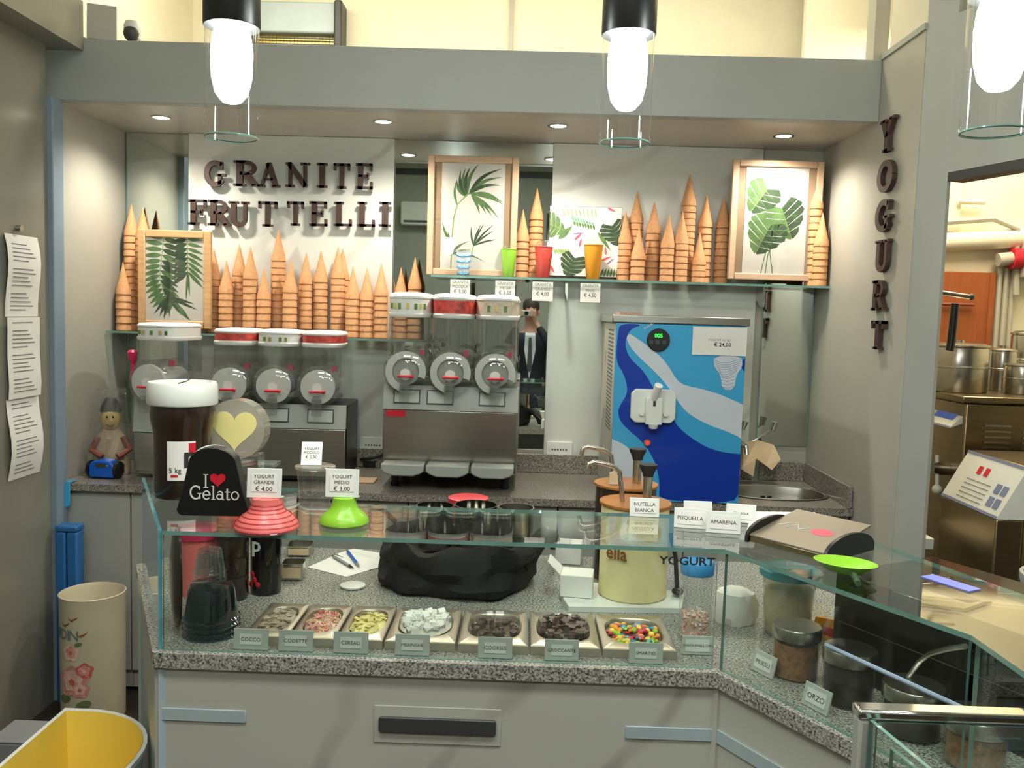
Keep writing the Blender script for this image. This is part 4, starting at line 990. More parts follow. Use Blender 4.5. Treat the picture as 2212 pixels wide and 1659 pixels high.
# bottles
def bottle(label, x, y, r, h, capm, bandm, extra=None):
    t = thing('sauce_bottle', label, 'bottle', (x, y, FZ+.0005))
    MB().lathe([(r*.9, 0), (r, .006), (r, h*.84), (r*.92, h*.88), (r*.9, h*.885)], 28).build('body', bandm, t)
    MB().lathe([(r*.94, h*.886), (r*.96, h*.90), (r*.96, h*.985), (r*.85, h), (.001, h)], 28, cap=False).build('cap', capm, t)
    return t
bt = bottle('dark brown sauce jar with a red cap in front of the side glass', -.735, 2.205, .040, .215, 'red', 'chocolate')
for z in (.06, .11, .16): MB().lathe([(.0405, z), (.0407, z+.002), (.0405, z+.004)], 28, cap=False).build('ridge', 'black_plastic', bt)
b2 = bottle('black syrup bottle with a white letter p and red cherries', -.665, 2.26, .040, .225, 'black_plastic', 'black_gloss')
text('p', .055, 'white_plastic', b2, (-.014, -.0405, .135), rz=-.25, bold=.0012)
for q, (dx, dz) in enumerate(((-.022, .055), (-.008, .03), (-.026, .028), (-.016, .042))): MB().ball((dx, -math.sqrt(.0395**2-dx*dx)+.003, dz), (.010, .005, .010), 10, 6).build('cherry', 'red', b2)
# steel boxes behind
for k, (px, py, w, h, txt) in enumerate(((628, 1255, .06, .045, 'small square steel box behind the black syrup bottle'), (640, 1205, .075, .03, 'flat steel tin leaning behind the black syrup bottle'))):
    p = on(px, py, FZ); t = thing('steel_box', txt, 'box', (p.x, p.y+.03+.02*k, FZ+.001), .1)
    MB().loops([[(q_[0], q_[1], z) for q_ in superel(0, 0, w*s/2, w*s/2, 6, 24)] for s, z in ((.96, 0), (1, .003), (1.02, h), (.95, h), (.93, .004))], cap0=True, cap1=True).build('box', 'steel', t)
    MB().box(-w*.4, w*.4, -w*.55-.004, -w*.54, h*.2, h*.8).build('label', 'doll_beige', t)
# papers, pens and a white disc
pa = thing('paper_sheet', 'white note sheets fanned out on the granite', 'paper', (0, 0, FZ+.0006))
for k, pts in enumerate((((665, 1226), (724, 1200), (812, 1228), (748, 1247)), ((726, 1198), (764, 1186), (822, 1196), (822, 1226), (800, 1232)))):
    P = [on(x, y, FZ) for x, y in pts]; MB().slab([(v.x, v.y) for v in P][::-1], .0002+.0007*k, .0008+.0007*k).build('sheet', 'white_paper', pa, smooth=False)
def pen(label, a, b_, bm, tipm):
    A_, B_ = on(*a, FZ+.006), on(*b_, FZ+.006); t = thing('pen', label, 'pen', (A_.x, A_.y, FZ+.007)); v = B_-A_
    MB().cyl((0, 0, 0), v*.8, .0045, 10).build('barrel', bm, t); MB().cyl(v*.8, v, .0045, 10, r1=.001).build('tip', tipm, t)
    MB().cyl(-v*.08, (0, 0, 0), .0035, 8).build('button', tipm, t)
pen('grey ballpoint pen lying across the note sheets', (722, 1203), (764, 1228), 'grey_plastic', 'black_plastic')
pen('blue ballpoint pen lying on the note sheets', (752, 1193), (777, 1225), 'radio_blue', 'steel')
p = on(762, 1268, FZ); dd_ = thing('white_disc', 'round white plastic lid lying flat on the granite', 'lid', (p.x, p.y, FZ+.0006))
MB().lathe([(.030, 0), (.034, .002), (.034, .006), (.031, .007), (.001, .007)], 28).build('lid', 'white_plastic', dd_)

# ------------------------------------------------------------------ black bag with pots
bg = thing('black_bag', 'crumpled black cloth bag lying open on the granite counter', 'bag', (0, 0, FZ))
Pc = []
prof = []
def bagring(z, pts): return [(x, y, z) for x, y in pts]
ringL = [(-.37, 2.34), (-.30, 2.26), (-.20, 2.235), (-.10, 2.225), (-.02, 2.27), (.05, 2.40), (.03, 2.52), (-.03, 2.60), (-.15, 2.62), (-.28, 2.61), (-.36, 2.55), (-.385, 2.45)]
def sm2(r):
    out = []
    for i in range(len(r)):
        a_, b__ = Vector(r[i]), Vector(r[(i+1) % len(r)]); out += [a_*.75+b__*.25, a_*.25+b__*.75]
    return [tuple(v) for v in out]
ringL = sm2(sm2(ringL)); cen = Vector((-.17, 2.44))
rings = []
for k, (s, z) in enumerate(((.88, .001), (1.0, .010), (1.04, .03), (.97, .055), (1.02, .08), (.98, .105), (.92, .125), (.84, .130), (.78, .120), (.72, .08))):
    rr = []
    for i, q in enumerate(ringL):
        v = (Vector(q)-cen)*(s+(.045*math.sin(i*.55+k*.9)+.03*math.sin(i*1.3-k*1.7))*(1 if 0 < k < 7 else .4))+cen
        rr.append((v.x, v.y, z+((.012*math.sin(i*.45+k*.4)+.006*math.sin(i*1.1)) if k > 2 else 0)))
    rings.append(rr)
MB().loops(rings, cap0=True, cap1=True).build('bag_body', 'black_cloth', bg)
MB().tube([(-.0, 2.38, .05), (.04, 2.46, .085), (.07, 2.56, .10), (.10, 2.64, .075), (.11, 2.67, .05)], .03, 10, r1=.018).build('strap', 'black_cloth', bg)
MB().box(.095, .125, 2.655, 2.68, .03, .06).build('buckle', 'black_plastic', bg, bevel=.004)
MB().tube([(-.36, 2.50, .14), (-.40, 2.52, .17), (-.425, 2.53, .178)], .008, 8).build('drawstring', 'black_cloth', bg)
for k, (x, y, r, h, mm, txt) in enumerate(((-.240, 2.44, .052, .118, 'chrome', 'polished steel beaker in the bag beside the red tin'), (-.125, 2.45, .060, .122, 'chrome', 'wide polished steel beaker in the middle of the bag'), (-.012, 2.46, .050, .116, 'steel', 'brushed steel beaker at the strap end of the bag'))):
    t = thing('steel_beaker', txt, 'beaker', (x, y, FZ+.0885), 0, 'steel beakers in the bag')
    MB().lathe([(r*.9, .0), (r*.92, .003), (r, h*.5), (r, h*.96), (r*1.04, h), (r*.97, h), (r*.95, h*.5), (.001, h*.3)], 32, cap=False).build('beaker', mm, t)
t = thing('red_tin', 'flat red tin lid showing above the beakers in the bag', 'tin', (-.155, 2.572, FZ+.133)); MB().lathe([(.058, 0), (.06, .002), (.06, .070), (.055, .072), (.001, .072)], 28).build('tin', 'red', t)

# ------------------------------------------------------------------ pump dispensers, slab, boxes
sl = thing('white_slab', 'thin white serving board under the cream pump dispenser', 'board', (0, 0, FZ+.0005))
P = [on(x, y, FZ) for x, y in ((1228, 1322), (1472, 1326), (1478, 1290), (1215, 1262), (1208, 1290))]
MB().slab([(v.x, v.y) for v in P], 0, .014).build('board', 'white_plastic', sl, bevel=.004)
def pump(label, x, y, z0, r, h, bodym, lidm, sgn):
    t = thing('pump_dispenser', label, 'pump dispenser', (x, y, z0), 0, 'topping pump dispensers')
    MB().lathe([(r*.96, 0), (r, .004), (r, .02), (r*.985, .024), (r*.985, h-.004), (r*.97, h)], 40).build('tub', bodym, t)
    MB().lathe([(r*1.04, h), (r*1.05, h+.003), (r*1.04, h+.007), (.001, h+.008)], 40, cap=True).build('lid', lidm, t)
    pm = MB().cyl((.03, 0, h+.008), (.03, 0, h+.075), .0125, 16).build('pump_tube', 'steel', t)
    MB().lathe([(.014, 0), (.016, .01), (.024, .025), (.024, .032), (.001, .033)], 20, (.03, 0, h+.075)).build('pump_knob', 'rubber', pm)
    MB().tube([(-.035, .0, h+.008), (-.040, .0, h+.05), (-.046, -.002, h+.085), (-.062, -.004, h+.098), (-.09, -.008, h+.106), (-.115, -.012, h+.110), (-.128, -.014, h+.105), (-.133, -.015, h+.085)], .0065, 10).build('spout', 'steel', t)
    return t
p = on(1373, 1318, FZ)
pf = pump('cream coloured pump dispenser tub with a copper lid on the white board', .305, 2.305, FZ+.0150, .091, .243, 'cream_body', 'copper', 1)
text('ella', .05, 'logo_brown', pf, (-.054, -.0765, .128), rz=-.60, sx=.9, bold=.001)
for a, b_ in ((-.066, .02),): pass
pbk = pump('dark pump dispenser tub with a copper lid behind the cream one', .302, 2.505, FZ+.0005, .088, .268, 'chocolate', 'copper', 1)
t = thing('napkin_scrap', 'crumpled beige paper on the rear copper lid', 'paper', (.262, 2.47, FZ+.2775)); MB().prism([(-.014, 0), (.012, 0), (.016, .03), (.004, .04), (-.012, .03)], -.006, .006).build('scrap', 'doll_beige', t)
for k, (pts, w, h, txt) in enumerate((((1258, 1295), .085, .058, 'small white carton box, the front of two on the board'), ((1240, 1230), .078, .06, 'small white carton box behind the front one'))):
    p = on(*pts, FZ+.015*(1-k)); t = thing('carton_box', txt, 'box', (p.x-.012, p.y+.05+k*.035, FZ+.0150*(1-k)+.0008), -.12)
    MB().box(-w/2, w/2, -.04, .04, 0, h).build('carton', 'white_paper', t, bevel=.002)
    MB().add([(-w/2, -.041, h), (-w/2, .04, h), (-w/2-.035, .045, h+.03), (-w/2-.035, -.03, h+.03), (-w/2, -.041, h+.001), (-w/2, .04, h+.001), (-w/2-.035, .045, h+.031), (-w/2-.035, -.03, h+.031)], [(0, 1, 2, 3), (4, 7, 6, 5), (0, 4, 5, 1), (2, 6, 7, 3), (1, 5, 6, 2), (0, 3, 7, 4)]).build('flap', 'white_paper', t, smooth=False)
# spoon with black handle by the tub
t = thing('ladle', 'black spoon resting beside the cream pump dispenser', 'spoon', (.425, 2.30, FZ+.016)); MB().tube([(0, 0, .01), (-.005, .02, .1), (-.02, .03, .16)], .006, 8).ball((0, -.005, .012), (.016, .02, .01), 12, 8).build('ladle', 'black_plastic', t)
# marshmallow jar
p = on(1512, 1398, FZ)
mj = thing('marshmallow_jar', 'tall clear jar of tiny pink marshmallows with a blue cap', 'jar', (p.x-.004, p.y+.05, FZ+.0005))
MB().lathe([(.034, 0), (.038, .004), (.038, .145), (.034, .158)], 32, cap=False).build('jar', 'clear_plastic', mj)
MB().lathe([(.038, .158), (.039, .160), (.039, .185), (.036, .189), (.001, .190)], 32, cap=True).build('cap', 'cap_blue', mj)
mm = MB(); scatter(mm, 150, 0, 0, .028, .028, .006, .005, 'chunk', .0, 2)
for k in range(300):
    a_ = random.uniform(0, 2*PI); rr = .031*math.sqrt(random.random()); q = MB().box(-.003, .003, -.0025, .0025, -.0025, .0025).rot(random.uniform(0, 3), 'Z').rot(random.uniform(0, 3), 'X').move(rr*math.cos(a_), rr*math.sin(a_), random.uniform(.004, .068)); mm.join(q)
mm.mi = [0 if (i_//6) % 3 else 1 for i_ in range(len(mm.f))]
stuff(mm.build('marshmallows', ['rose_pale', 'white_paper'], mj))
MB().lathe([(.027, .002), (.027, .055), (.001, .062)], 24).build('filling', 'rose_pale', mj)
p = on(1512, 1416, FZ); card('name_plate', 'small white plate reading MARSHMALLOW before the blue capped jar', [('MARSHMALLOW', .0085)], .068, .042, (p.x-.006, p.y, FZ+.001), 0, .12, 'card_grey', group=GT, inset=.8)

# ------------------------------------------------------------------ wing: jars, tubs
E_ = Vector((.485, -.874)); NN = Vector((.874, .485)); WA = math.atan2(E_.y, E_.x)
def wing(e_, n_): v = Vector((.446, 1.905))+E_*e_+NN*n_; return v.x, v.y
def jar(label, e_, n_, r, h, fm, fillh, lidr=1.06, lidh=.022):
    x, y = wing(e_, n_); t = thing('topping_jar', label, 'jar', (x, y, FZ+.0005), WA, 'steel lidded jars on the wing')
    MB().lathe([(r*.93, 0), (r, .005), (r, h-.006), (r*.95, h)], 32, cap=False).build('glass', 'clear_plastic', t)
    MB().lathe([(r*.94, .004), (r*.94, fillh), (.001, fillh+.006)], 28).build('filling', fm, t)
    MB().lathe([(r*lidr, h-.004), (r*lidr, h+lidh-.003), (r*(lidr-.04), h+lidh), (.001, h+lidh)], 36).build('lid', 'steel', t)
jar('glass jar of toasted grains with a steel lid by the MUESLI plate', .135, .098, .048, .088, 'amber', .075)
jar('glass jar of dark grains with a steel lid by the ORZO plate', .275, .098, .049, .088, 'dark_grain', .08)
jar('steel lidded jar beside the glass joint of the wing', .42, .10, .052, .070, 'dark_grain', .06)
jar('steel lidded jar next to the gelato case', .545, .10, .050, .068, 'amber', .06)
for txt, px, py, sz, lb in (('MUESLI', 1634, 1462, .013, 'small white plate reading MUESLI at the bend of the wing'), ('ORZO', 1748, 1540, .015, 'small white plate reading ORZO on the wing granite')):
    p = on(px, py, FZ); card('name_plate', lb, [(txt, sz)], .066, .046, (p.x+.012, p.y+.012, FZ+.001), WA, .25, 'card_grey', group=GT, inset=.72)
tb = thing('lidded_tub', 'pale round tub with a turquoise lid behind the grain jars', 'tub', (.655, 2.09, FZ+.0005))
MB().lathe([(.052, 0), (.055, .004), (.063, .145), (.060, .146)], 36, cap=False).build('tub', 'frost', tb); MB().lathe([(.050, .003), (.059, .11), (.001, .112)], 30).build('filling', 'cream_body', tb)
MB().lathe([(.068, .140), (.071, .143), (.071, .158), (.067, .161), (.060, .158), (.001, .158)], 40, cap=False).build('lid', 'turquoise_lid', tb)
t = thing('paper_towel', 'crumpled white paper towel behind the marshmallow jar', 'paper towel', (.545, 2.16, FZ+.0005)); 
rg_ = []
for k, (s, z) in enumerate(((.9, 0), (1.0, .02), (.95, .05), (.8, .075), (.4, .085))): rg_.append([(.055*s*math.cos(2*PI*i/20)*(1+.12*math.sin(i*2.3+k)), .05*s*math.sin(2*PI*i/20)*(1+.12*math.cos(i*1.7+k*2)), z) for i in range(20)])
MB().loops(rg_, cap0=True, cap1=True).build('towel', 'white_paper', t)
t = thing('orange_packet', 'small orange packet leaning by the black cabinet', 'packet', wing(.02, .33)+(FZ+.0005,), WA); MB().prism([(-.05, 0), (.05, 0), (.045, .06), (-.04, .045)], -.006, .006).build('packet', 'orange_slush', t)
MB().prism([(-.04, .012), (.045, .012), (.04, .035), (-.035, .030)], -.007, -.0062).build('print', 'red', t)
# black cabinet behind the wing jars
bc = thing('black_cabinet', 'glossy black cabinet standing on the wing behind the jars', 'cabinet', wing(.52, .36)+(FZ+.0005,), WA)
MB().box(-.38, .5, -.16, .16, 0, .215).build('body', 'black_gloss', bc, bevel=.004)
MB().box(-.372, .49, -.1612, -.1601, .11, .1115).build('groove', 'dark_grey', bc)
st_ = thing('glass_streak', 'pale blue reflected stick laid over the steel lids', 'streak', (0, 0, 0))  # reflection in the front glass, modelled as a thin rod
A_, B_ = Vector((*wing(.255, .05), FZ+.1165)), Vector((*wing(.575, .075), FZ+.0995)); MB().tube([A_, (A_+B_)/2, B_], .0045, 8).build('streak', 'streak_blue', st_)

# ------------------------------------------------------------------ things on the glass top
TZ = GZ+.0006
jr = thing('chocolate_jar', 'large dark chocolate spread jar with a white screw lid on the glass', 'jar', (-.862, 2.20, TZ))
zl0 = zat(375, 868, 2.20)-TZ; zl1 = zat(375, 824, 2.20)-TZ; R = .078
MB().lathe([(R*.84, 0), (R*.90, .006), (R*.90, zl0*.62), (R*.92, zl0*.70), (R*1.0, zl0*.82), (R*1.02, zl0*.90), (R*1.0, zl0*.97), (R*.98, zl0), (.001, zl0)], 44, cap=True).build('glass_body', 'chocolate', jr)
MB().lathe([(R*1.07, zl0-.004), (R*1.10, zl0), (R*1.08, zl1-.006), (R*1.04, zl1), (R*.9, zl1), (R*.88, zl1-.003), (.001, zl1-.003)], 44, cap=True).build('lid', 'white_plastic', jr)
MB().tube([(.0, -.03, zl1-.002), (.02, -.025, zl1+.004), (.03, -.02, zl1+.012)], .0015, 6).build('lid_thread', 'dark_grey', jr)
lab = MB(); la = [-1.72+.12*k for k in range(9)]
for k in range(8):
    a, b_ = la[k], la[k+1]; q = R*.902+.001
    lab.add([(q*math.cos(a), q*math.sin(a), .05), (q*math.cos(b_), q*math.sin(b_), .05), (q*math.cos(b_), q*math.sin(b_), zl0*.62), (q*math.cos(a), q*math.sin(a), zl0*.62)], [(0, 1, 2, 3)])
lab.build('label', 'white_paper', jr)
text('n', .075, 'ink', jr, (R*.925*math.cos(-.93), R*.925*math.sin(-.93), zl0*.45), rz=PI/2-.93, bold=.002)
text('5 kg', .018, 'ink', jr, (R*.92*math.cos(-1.45), R*.92*math.sin(-1.45), .075), rz=PI/2-1.45)
for z0_, z1_, mm in ((zl0*.50, zl0*.60, 'red'), (.058, .064, 'red')):
    q = R*.906+.001; mbk = MB()
    for k in range(4):
        a = -1.0+.06*k+(-.6 if z0_ < .07 else 0); b_ = a+.06; mbk.add([(q*math.cos(a), q*math.sin(a), z0_), (q*math.cos(b_), q*math.sin(b_), z0_), (q*math.cos(b_), q*math.sin(b_), z1_), (q*math.cos(a), q*math.sin(a), z1_)], [(0, 1, 2, 3)])
    mbk.build('label_stripe', mm, jr)
# round clear box with a yellow heart
cx_ = at(492, 930, 2.24); hb = thing('heart_box', 'round clear acrylic box with a pale yellow paper heart inside', 'acrylic box', (cx_.x+.012, 2.285, TZ))
zc = cx_.z-TZ; rr = .078
MB().lathe([(rr*.3, 0), (rr, .0), (rr, .055), (rr*.3, .055)], 44, cap=True).rot(PI/2, 'X').move(0, .0275, zc).build('drum', 'frost', hb)
MB().box(-.05, .062, -.03, .03, 0, zc-rr+.012).build('stand', 'clear_plastic', hb, bevel=.002)
MB().box(-.10, .105, -.04, .035, zc-rr-.018, zc-rr-.010).build('stand_shelf', 'glass_shelf', hb)
hh = []
for k in range(40):
    t_ = 2*PI*k/40; hh.append((.058*(math.sin(t_)**3), .058*(13*math.cos(t_)-5*math.cos(2*t_)-2*math.cos(3*t_)-math.cos(4*t_))/16))
MB().prism([(p[0]*1.0, zc+.004+p[1]*1.0) for p in hh][::-1], -.0296, -.0284).build('paper_heart', 'pale_yellow', hb, smooth=False)
# bell shaped sign
ig = thing('gelato_sign', 'black bell shaped sign reading I love Gelato with a red heart', 'sign', (-.675, 1.905, TZ), .06)
z0_ = zat(450, 1113, 1.89)-TZ; z1_ = zat(450, 966, 1.89)-TZ; w0, w1 = .077, .044
bell = [(-w0+.012, z0_)]+[(w0-.012, z0_)]+arc(w0-.012, z0_+.012, .012, .012, -90, 10, 5)+[(w0*.86, z0_+.05)]+arc(0, z1_-.036, w1+.008, .036, 15, 165, 14)+[(-w0*.86, z0_+.05)]+arc(-w0+.012, z0_+.012, .012, .012, 170, 270, 5)
MB().prism(bell, -.02, .018).build('front_shell', 'black_plastic', ig, bevel=.006)
MB().prism([(p[0]*.97-.006, p[1]) for p in bell], .0185, .026).build('back_shell', 'white_plastic', ig, bevel=.002)
MB().box(-.035, .035, -.015, .02, 0, z0_-.0005).build('acrylic_foot', 'clear_plastic', ig, bevel=.003)
def lower(c):
    if c == 'G': return [ribbon(arc(.44, .5, .36, .45, 45, 315, 24), .11), rect(.66, .77, .05, .45), rect(.56, .86, .41, .46), rect(.68, .74, .7, .96)], .86
    if c == 'I': return [rect(.16, .26, 0, 1), serif(.21, 0, .34, .06), serif(.21, .94, .34, .06)], .42
    if c == 'e': return [ribbon(arc(.3, .32, .24, .29, 0, 320, 20), .09), rect(.1, .54, .30, .36)], .6
    if c == 'l': return [rect(.1, .2, 0, 1), rect(.0, .3, 0, .05), rect(.02, .15, .95, 1)], .3
    if c == 'a': return [ribbon(arc(.24, .22, .18, .18, 0, 360, 18), .08), rect(.40, .5, 0, .45), ribbon(arc(.28, .44, .17, .16, 0, 160, 10), .08), rect(.4, .58, 0, .05)], .58
    if c == 't': return [rect(.12, .22, .05, .8), rect(0, .36, .54, .6), ribbon(arc(.27, .12, .1, .1, 180, 330, 8), .08)], .38
    if c == 'o': return [ribbon(arc(.3, .32, .24, .28, 0, 360, 22), .09)], .62
def word(par, w, x, z, h, y, mname):
    for c in w:
        pl_, wd = lower(c)
        mb = MB()
        for p_ in pl_: mb.prism([(x+q[0]*h, z+q[1]*h) for q in p_], y-.0008, y)
        mb.build('painted_letter', mname, par, smooth=False); x += wd*h+.03*h
zt_ = z0_+.036
word(ig, 'Gelato', -.049, zt_, .031, -.0202, 'white_plastic'); word(ig, 'I', -.020, zt_+.026, .030, -.0202, 'white_plastic')
MB().prism([(.012+p[0]*.29, zt_+.045+p[1]*.29) for p in hh][::-1], -.0212, -.0203).build('painted_heart', 'red', ig, smooth=False)
# upturned sundae cups with price cards
def sundae(label, px, pyb, r, h, m1, m2, cardl, ctxt, stripes):
    p = on(px, pyb, GZ); x, y = p.x, p.y+r*.55
    t = thing('sundae_cup', label, 'cup', (x, y, TZ), 0, 'upturned yogurt cups on the glass')
    pr = [(r*.92, 0), (r, .006), (r*.98, .014), (r*.80, h*.42), (r*.56, h*.60), (r*.48, h*.8), (r*.46, h), (r*.42, h+.001), (.001, h+.001)]
    MB().lathe(pr, 36, cap=True).build('cup', m1, t)
    if stripes:
        for k in range(7):
            f = .1+k*.12; z = f*h; i = max(j for j in range(len(pr)-1) if pr[j][1] <= z); u = (z-pr[i][1])/max(1e-6, pr[i+1][1]-pr[i][1]); rr_ = pr[i][0]*(1-u)+pr[i+1][0]*u
            MB().lathe([(rr_+.0006, z-.0016), (rr_+.0012, z), (rr_+.0002, z+.0022)], 36, cap=False).build('stripe', m2, t)
    MB().lathe([(r*1.02, -.0002), (r*1.03, .004), (r*1.0, .007)], 36, cap=False).build('rim', 'clear_plastic', t)
    card('price_card', cardl, ctxt, .075, .064, (x-.004, y-.012, TZ+h+.0015), .03, .12, group='price cards on the upturned cups', inset=.72)
sundae('pink striped sundae cup turned upside down on the glass', 565, 1153, .070, .070, 'pink_cup', 'pink_dark', 'white price card reading yogurt grande standing on the pink cup', [('YOGURT', .011), ('GRANDE', .011), ('€ 4,00', .014)], True)
sundae('lime green sundae cup turned upside down on the glass', 737, 1140, .056, .062, 'lime', 'lime', 'white price card reading yogurt medio standing on the green cup', [('YOGURT', .011), ('MEDIO', .011), ('€ 3,00', .014)], False)
p = on(682, 1092, GZ); cc = thing('clear_cup', 'tall empty clear plastic cup with a flat lid on the glass', 'cup', (p.x, p.y-.01, TZ)); chh = zat(682, 1003, p.y)-TZ
MB().lathe([(.034, 0), (.036, .003), (.044, chh*.9), (.047, chh*.92), (.044, chh*.93)], 32, cap=False).build('cup', 'clear_plastic', cc)
MB().lathe([(.048, chh*.93), (.050, chh*.95), (.049, chh*.985), (.044, chh), (.001, chh)], 32, cap=False).build('lid', 'frost', cc)
card('price_card', 'white price card lying aslant on the lid of the tall clear cup', [('YOGURT', .009), ('PICCOLO', .009), ('€ 2,50', .011)], .05, .062, (p.x-.008, p.y-.02, TZ+chh+.001), .15, .55, group='price cards on the upturned cups', inset=.7)
# name cards on the right part of the glass
def gcard(label, lines, px, py, w, rz, h=.045):
    p = on(px, py, GZ); card('name_card', label, lines, w, h, (p.x, p.y, TZ), rz, .25, group='flavour cards on the glass', inset=.78)
gcard('white flavour card reading NUTELLA BIANCA before the copper lid', [('NUTELLA', .0125), ('BIANCA', .0125)], 1392, 1117, .072, -.03, .046)
gcard('white flavour card reading PISQUELLA on the glass', [('PISQUELLA', .012)], 1490, 1142, .074, -.18, .047)
gcard('white flavour card reading AMARENA at the glass corner', [('AMARENA', .0125)], 1562, 1153, .078, -.12, .05)
gcard('blank white flavour card behind the PISQUELLA card', [], 1508, 1120, .07, .0, .042)
gcard('white flavour card with a small label behind the AMARENA card', [('FRAGOLA', .008)], 1600, 1130, .07, -.2, .045)
p_ = [on(x, y, GZ) for x, y in ((1612, 1150), (1690, 1168), (1802, 1140), (1760, 1108), (1625, 1106))]
t = thing('leaflet', 'white leaflet sheets lying flat behind the flavour cards', 'paper', (0, 0, TZ))
MB().slab([(v.x, v.y) for v in p_], .0, .0012).build('sheet', 'white_paper', t, smooth=False)
# steel napkin dispenser with black arched ends
mat('steel_brushed', (150, 140, 124), .5, .7, var=.08, scale=4)
dv = thing('napkin_dispenser', 'steel topped dispenser with black arched ends on the glass', 'dispenser', (.633, 1.900, TZ), math.atan2(-.151, .125))
def arch(x0, x1, w, h): 
    pl_ = [(-w, 0), (w, 0)]+[(w*math.cos(a_*PI/12), .012+h*math.sin(a_*PI/12)) for a_ in range(13)]
    mb = MB(); n = len(pl_); return mb.add([(x, q[0], q[1]) for x in (x0, x1) for q in pl_], [tuple(range(n)), tuple(range(2*n-1, n-1, -1))]+[(i, n+i, n+(i+1) % n, (i+1) % n) for i in range(n)])
arch(-.10, -.092, .093, .036).build('end_plate', 'black_plastic', dv); arch(.092, .10, .093, .036).build('end_plate', 'black_plastic', dv)
MB().box(-.0915, .0915, -.088, .088, .001, .014).build('base', 'steel_warm', dv, bevel=.002)
top_ = MB().add([(-.0915, -.088, .0145), (.0915, -.088, .0145), (.0915, .09, .050), (-.0915, .09, .050), (-.0915, -.088, .0175), (.0915, -.088, .0175), (.0915, .09, .053), (-.0915, .09, .053)], [(0, 3, 2, 1), (4, 5, 6, 7), (0, 1, 5, 4), (2, 3, 7, 6), (1, 2, 6, 5), (0, 4, 7, 3)]).build('cover', 'steel_brushed', dv)
def tilt(u, v): return (u, v, .0178+(v+.088)*.2)
MB().add([tilt(.03+.026*math.cos(a_*PI/10), .0+.017*math.sin(a_*PI/10)) for a_ in range(20)], [tuple(range(20))]).build('red_badge', 'flower_pink', dv, smooth=False)
MB().tube([tilt(-.07, -.01), tilt(-.055, .012), tilt(-.05, -.012), tilt(-.035, .01), tilt(-.02, -.01), tilt(-.005, .008)], .0011, 5).build('script_mark', 'white_plastic', dv)
MB().tube([(-.03, .088, .05), (.0, .088, .0), (.03, .088, .0)], .003, 6).build('rear_support', 'steel', dv)
p = on(1830, 1240, GZ); gd = thing('lime_scoop', 'lime green oval plastic scoop lying on the glass beside the dispenser', 'scoop', (p.x-.005, p.y+.0, TZ), -.5)
MB().lathe([(.001, .006), (.035, .006), (.058, .022), (.060, .024), (.036, .010), (.001, .009)], 36, sx=1, sy=.75, cap=False).build('bowl', 'lime', gd)
MB().tube([(.02, -.035, .012), (.03, -.055, .006), (.035, -.075, .006)], .006, 8).build('handle', 'leaf_dark', gd)
a_, b_ = on(1990, 1247, GZ), on(2095, 1280, GZ); v_ = (b_-a_); L_ = v_.length
t = thing('violet_strip', 'bright violet blue plastic strip lying on the wing glass', 'strip', (a_.x, a_.y, TZ), math.atan2(v_.y, v_.x)); MB().box(0, L_, -.002, .034, 0, .002).build('strip', 'strip_violet', t)

# ------------------------------------------------------------------ gelato case at the right
gc = thing('gelato_case', 'low glass gelato case with a steel top rail', 'display case', (0, 0, 0))
CT = 1.143
MB().slab([(.475, .62), (.685, .62), (.685, 1.15), (.475, 1.15)], .001, .80).build('base', 'grey_fascia', gc, bevel=.004)
MB().box(.462, .698, 1.145, 1.175, CT-.014, CT).build('top_rail', 'chrome', gc, bevel=.004)
MB().box(.464, .486, 1.146, 1.172, .802, CT-.0145).build('corner_post', 'grey_fascia', gc, bevel=.004)
def cpane(p, q, z0, z1, nm, th=.006):
    e_ = (q-p).normalized(); nn = Vector((-e_.y, e_.x)); A_ = [p, q, q+nn*th, p+nn*th]; V = [(v.x, v.y, z) for z in (z0, z1) for v in A_]
    MB().add(V, [(0, 1, 5, 4), (2, 3, 7, 6)], 0).add(V, [(0, 3, 2, 1), (4, 5, 6, 7), (1, 2, 6, 5), (3, 0, 4, 7)], 1).build(nm, ['glass', 'glass_edge'], gc, smooth=False, fix=False)
cpane(Vector((.475, 1.143)), Vector((.535, .80)), .802, CT-.012, 'side_pane')
cpane(Vector((.505, 1.143)), Vector((.575, .80)), .802, CT-.05, 'inner_pane')
cpane(Vector((.692, 1.152)), Vector((.488, 1.152)), .802, CT-.016, 'rear_pane')
MB().cyl((.52, 1.06, CT-.06), (.69, 1.06, CT-.06), .009, 12).build('inner_rail', 'steel', gc)
MB().loops([[(q[0], q[1], z) for q in superel(.622, .98, .055*k, .10*k, 5, 32)] for k, z in ((1.05, .98), (1.0, .98), (.95, .86), (.9, .85))], cap1=True).build('gelato_pan', 'steel', gc)

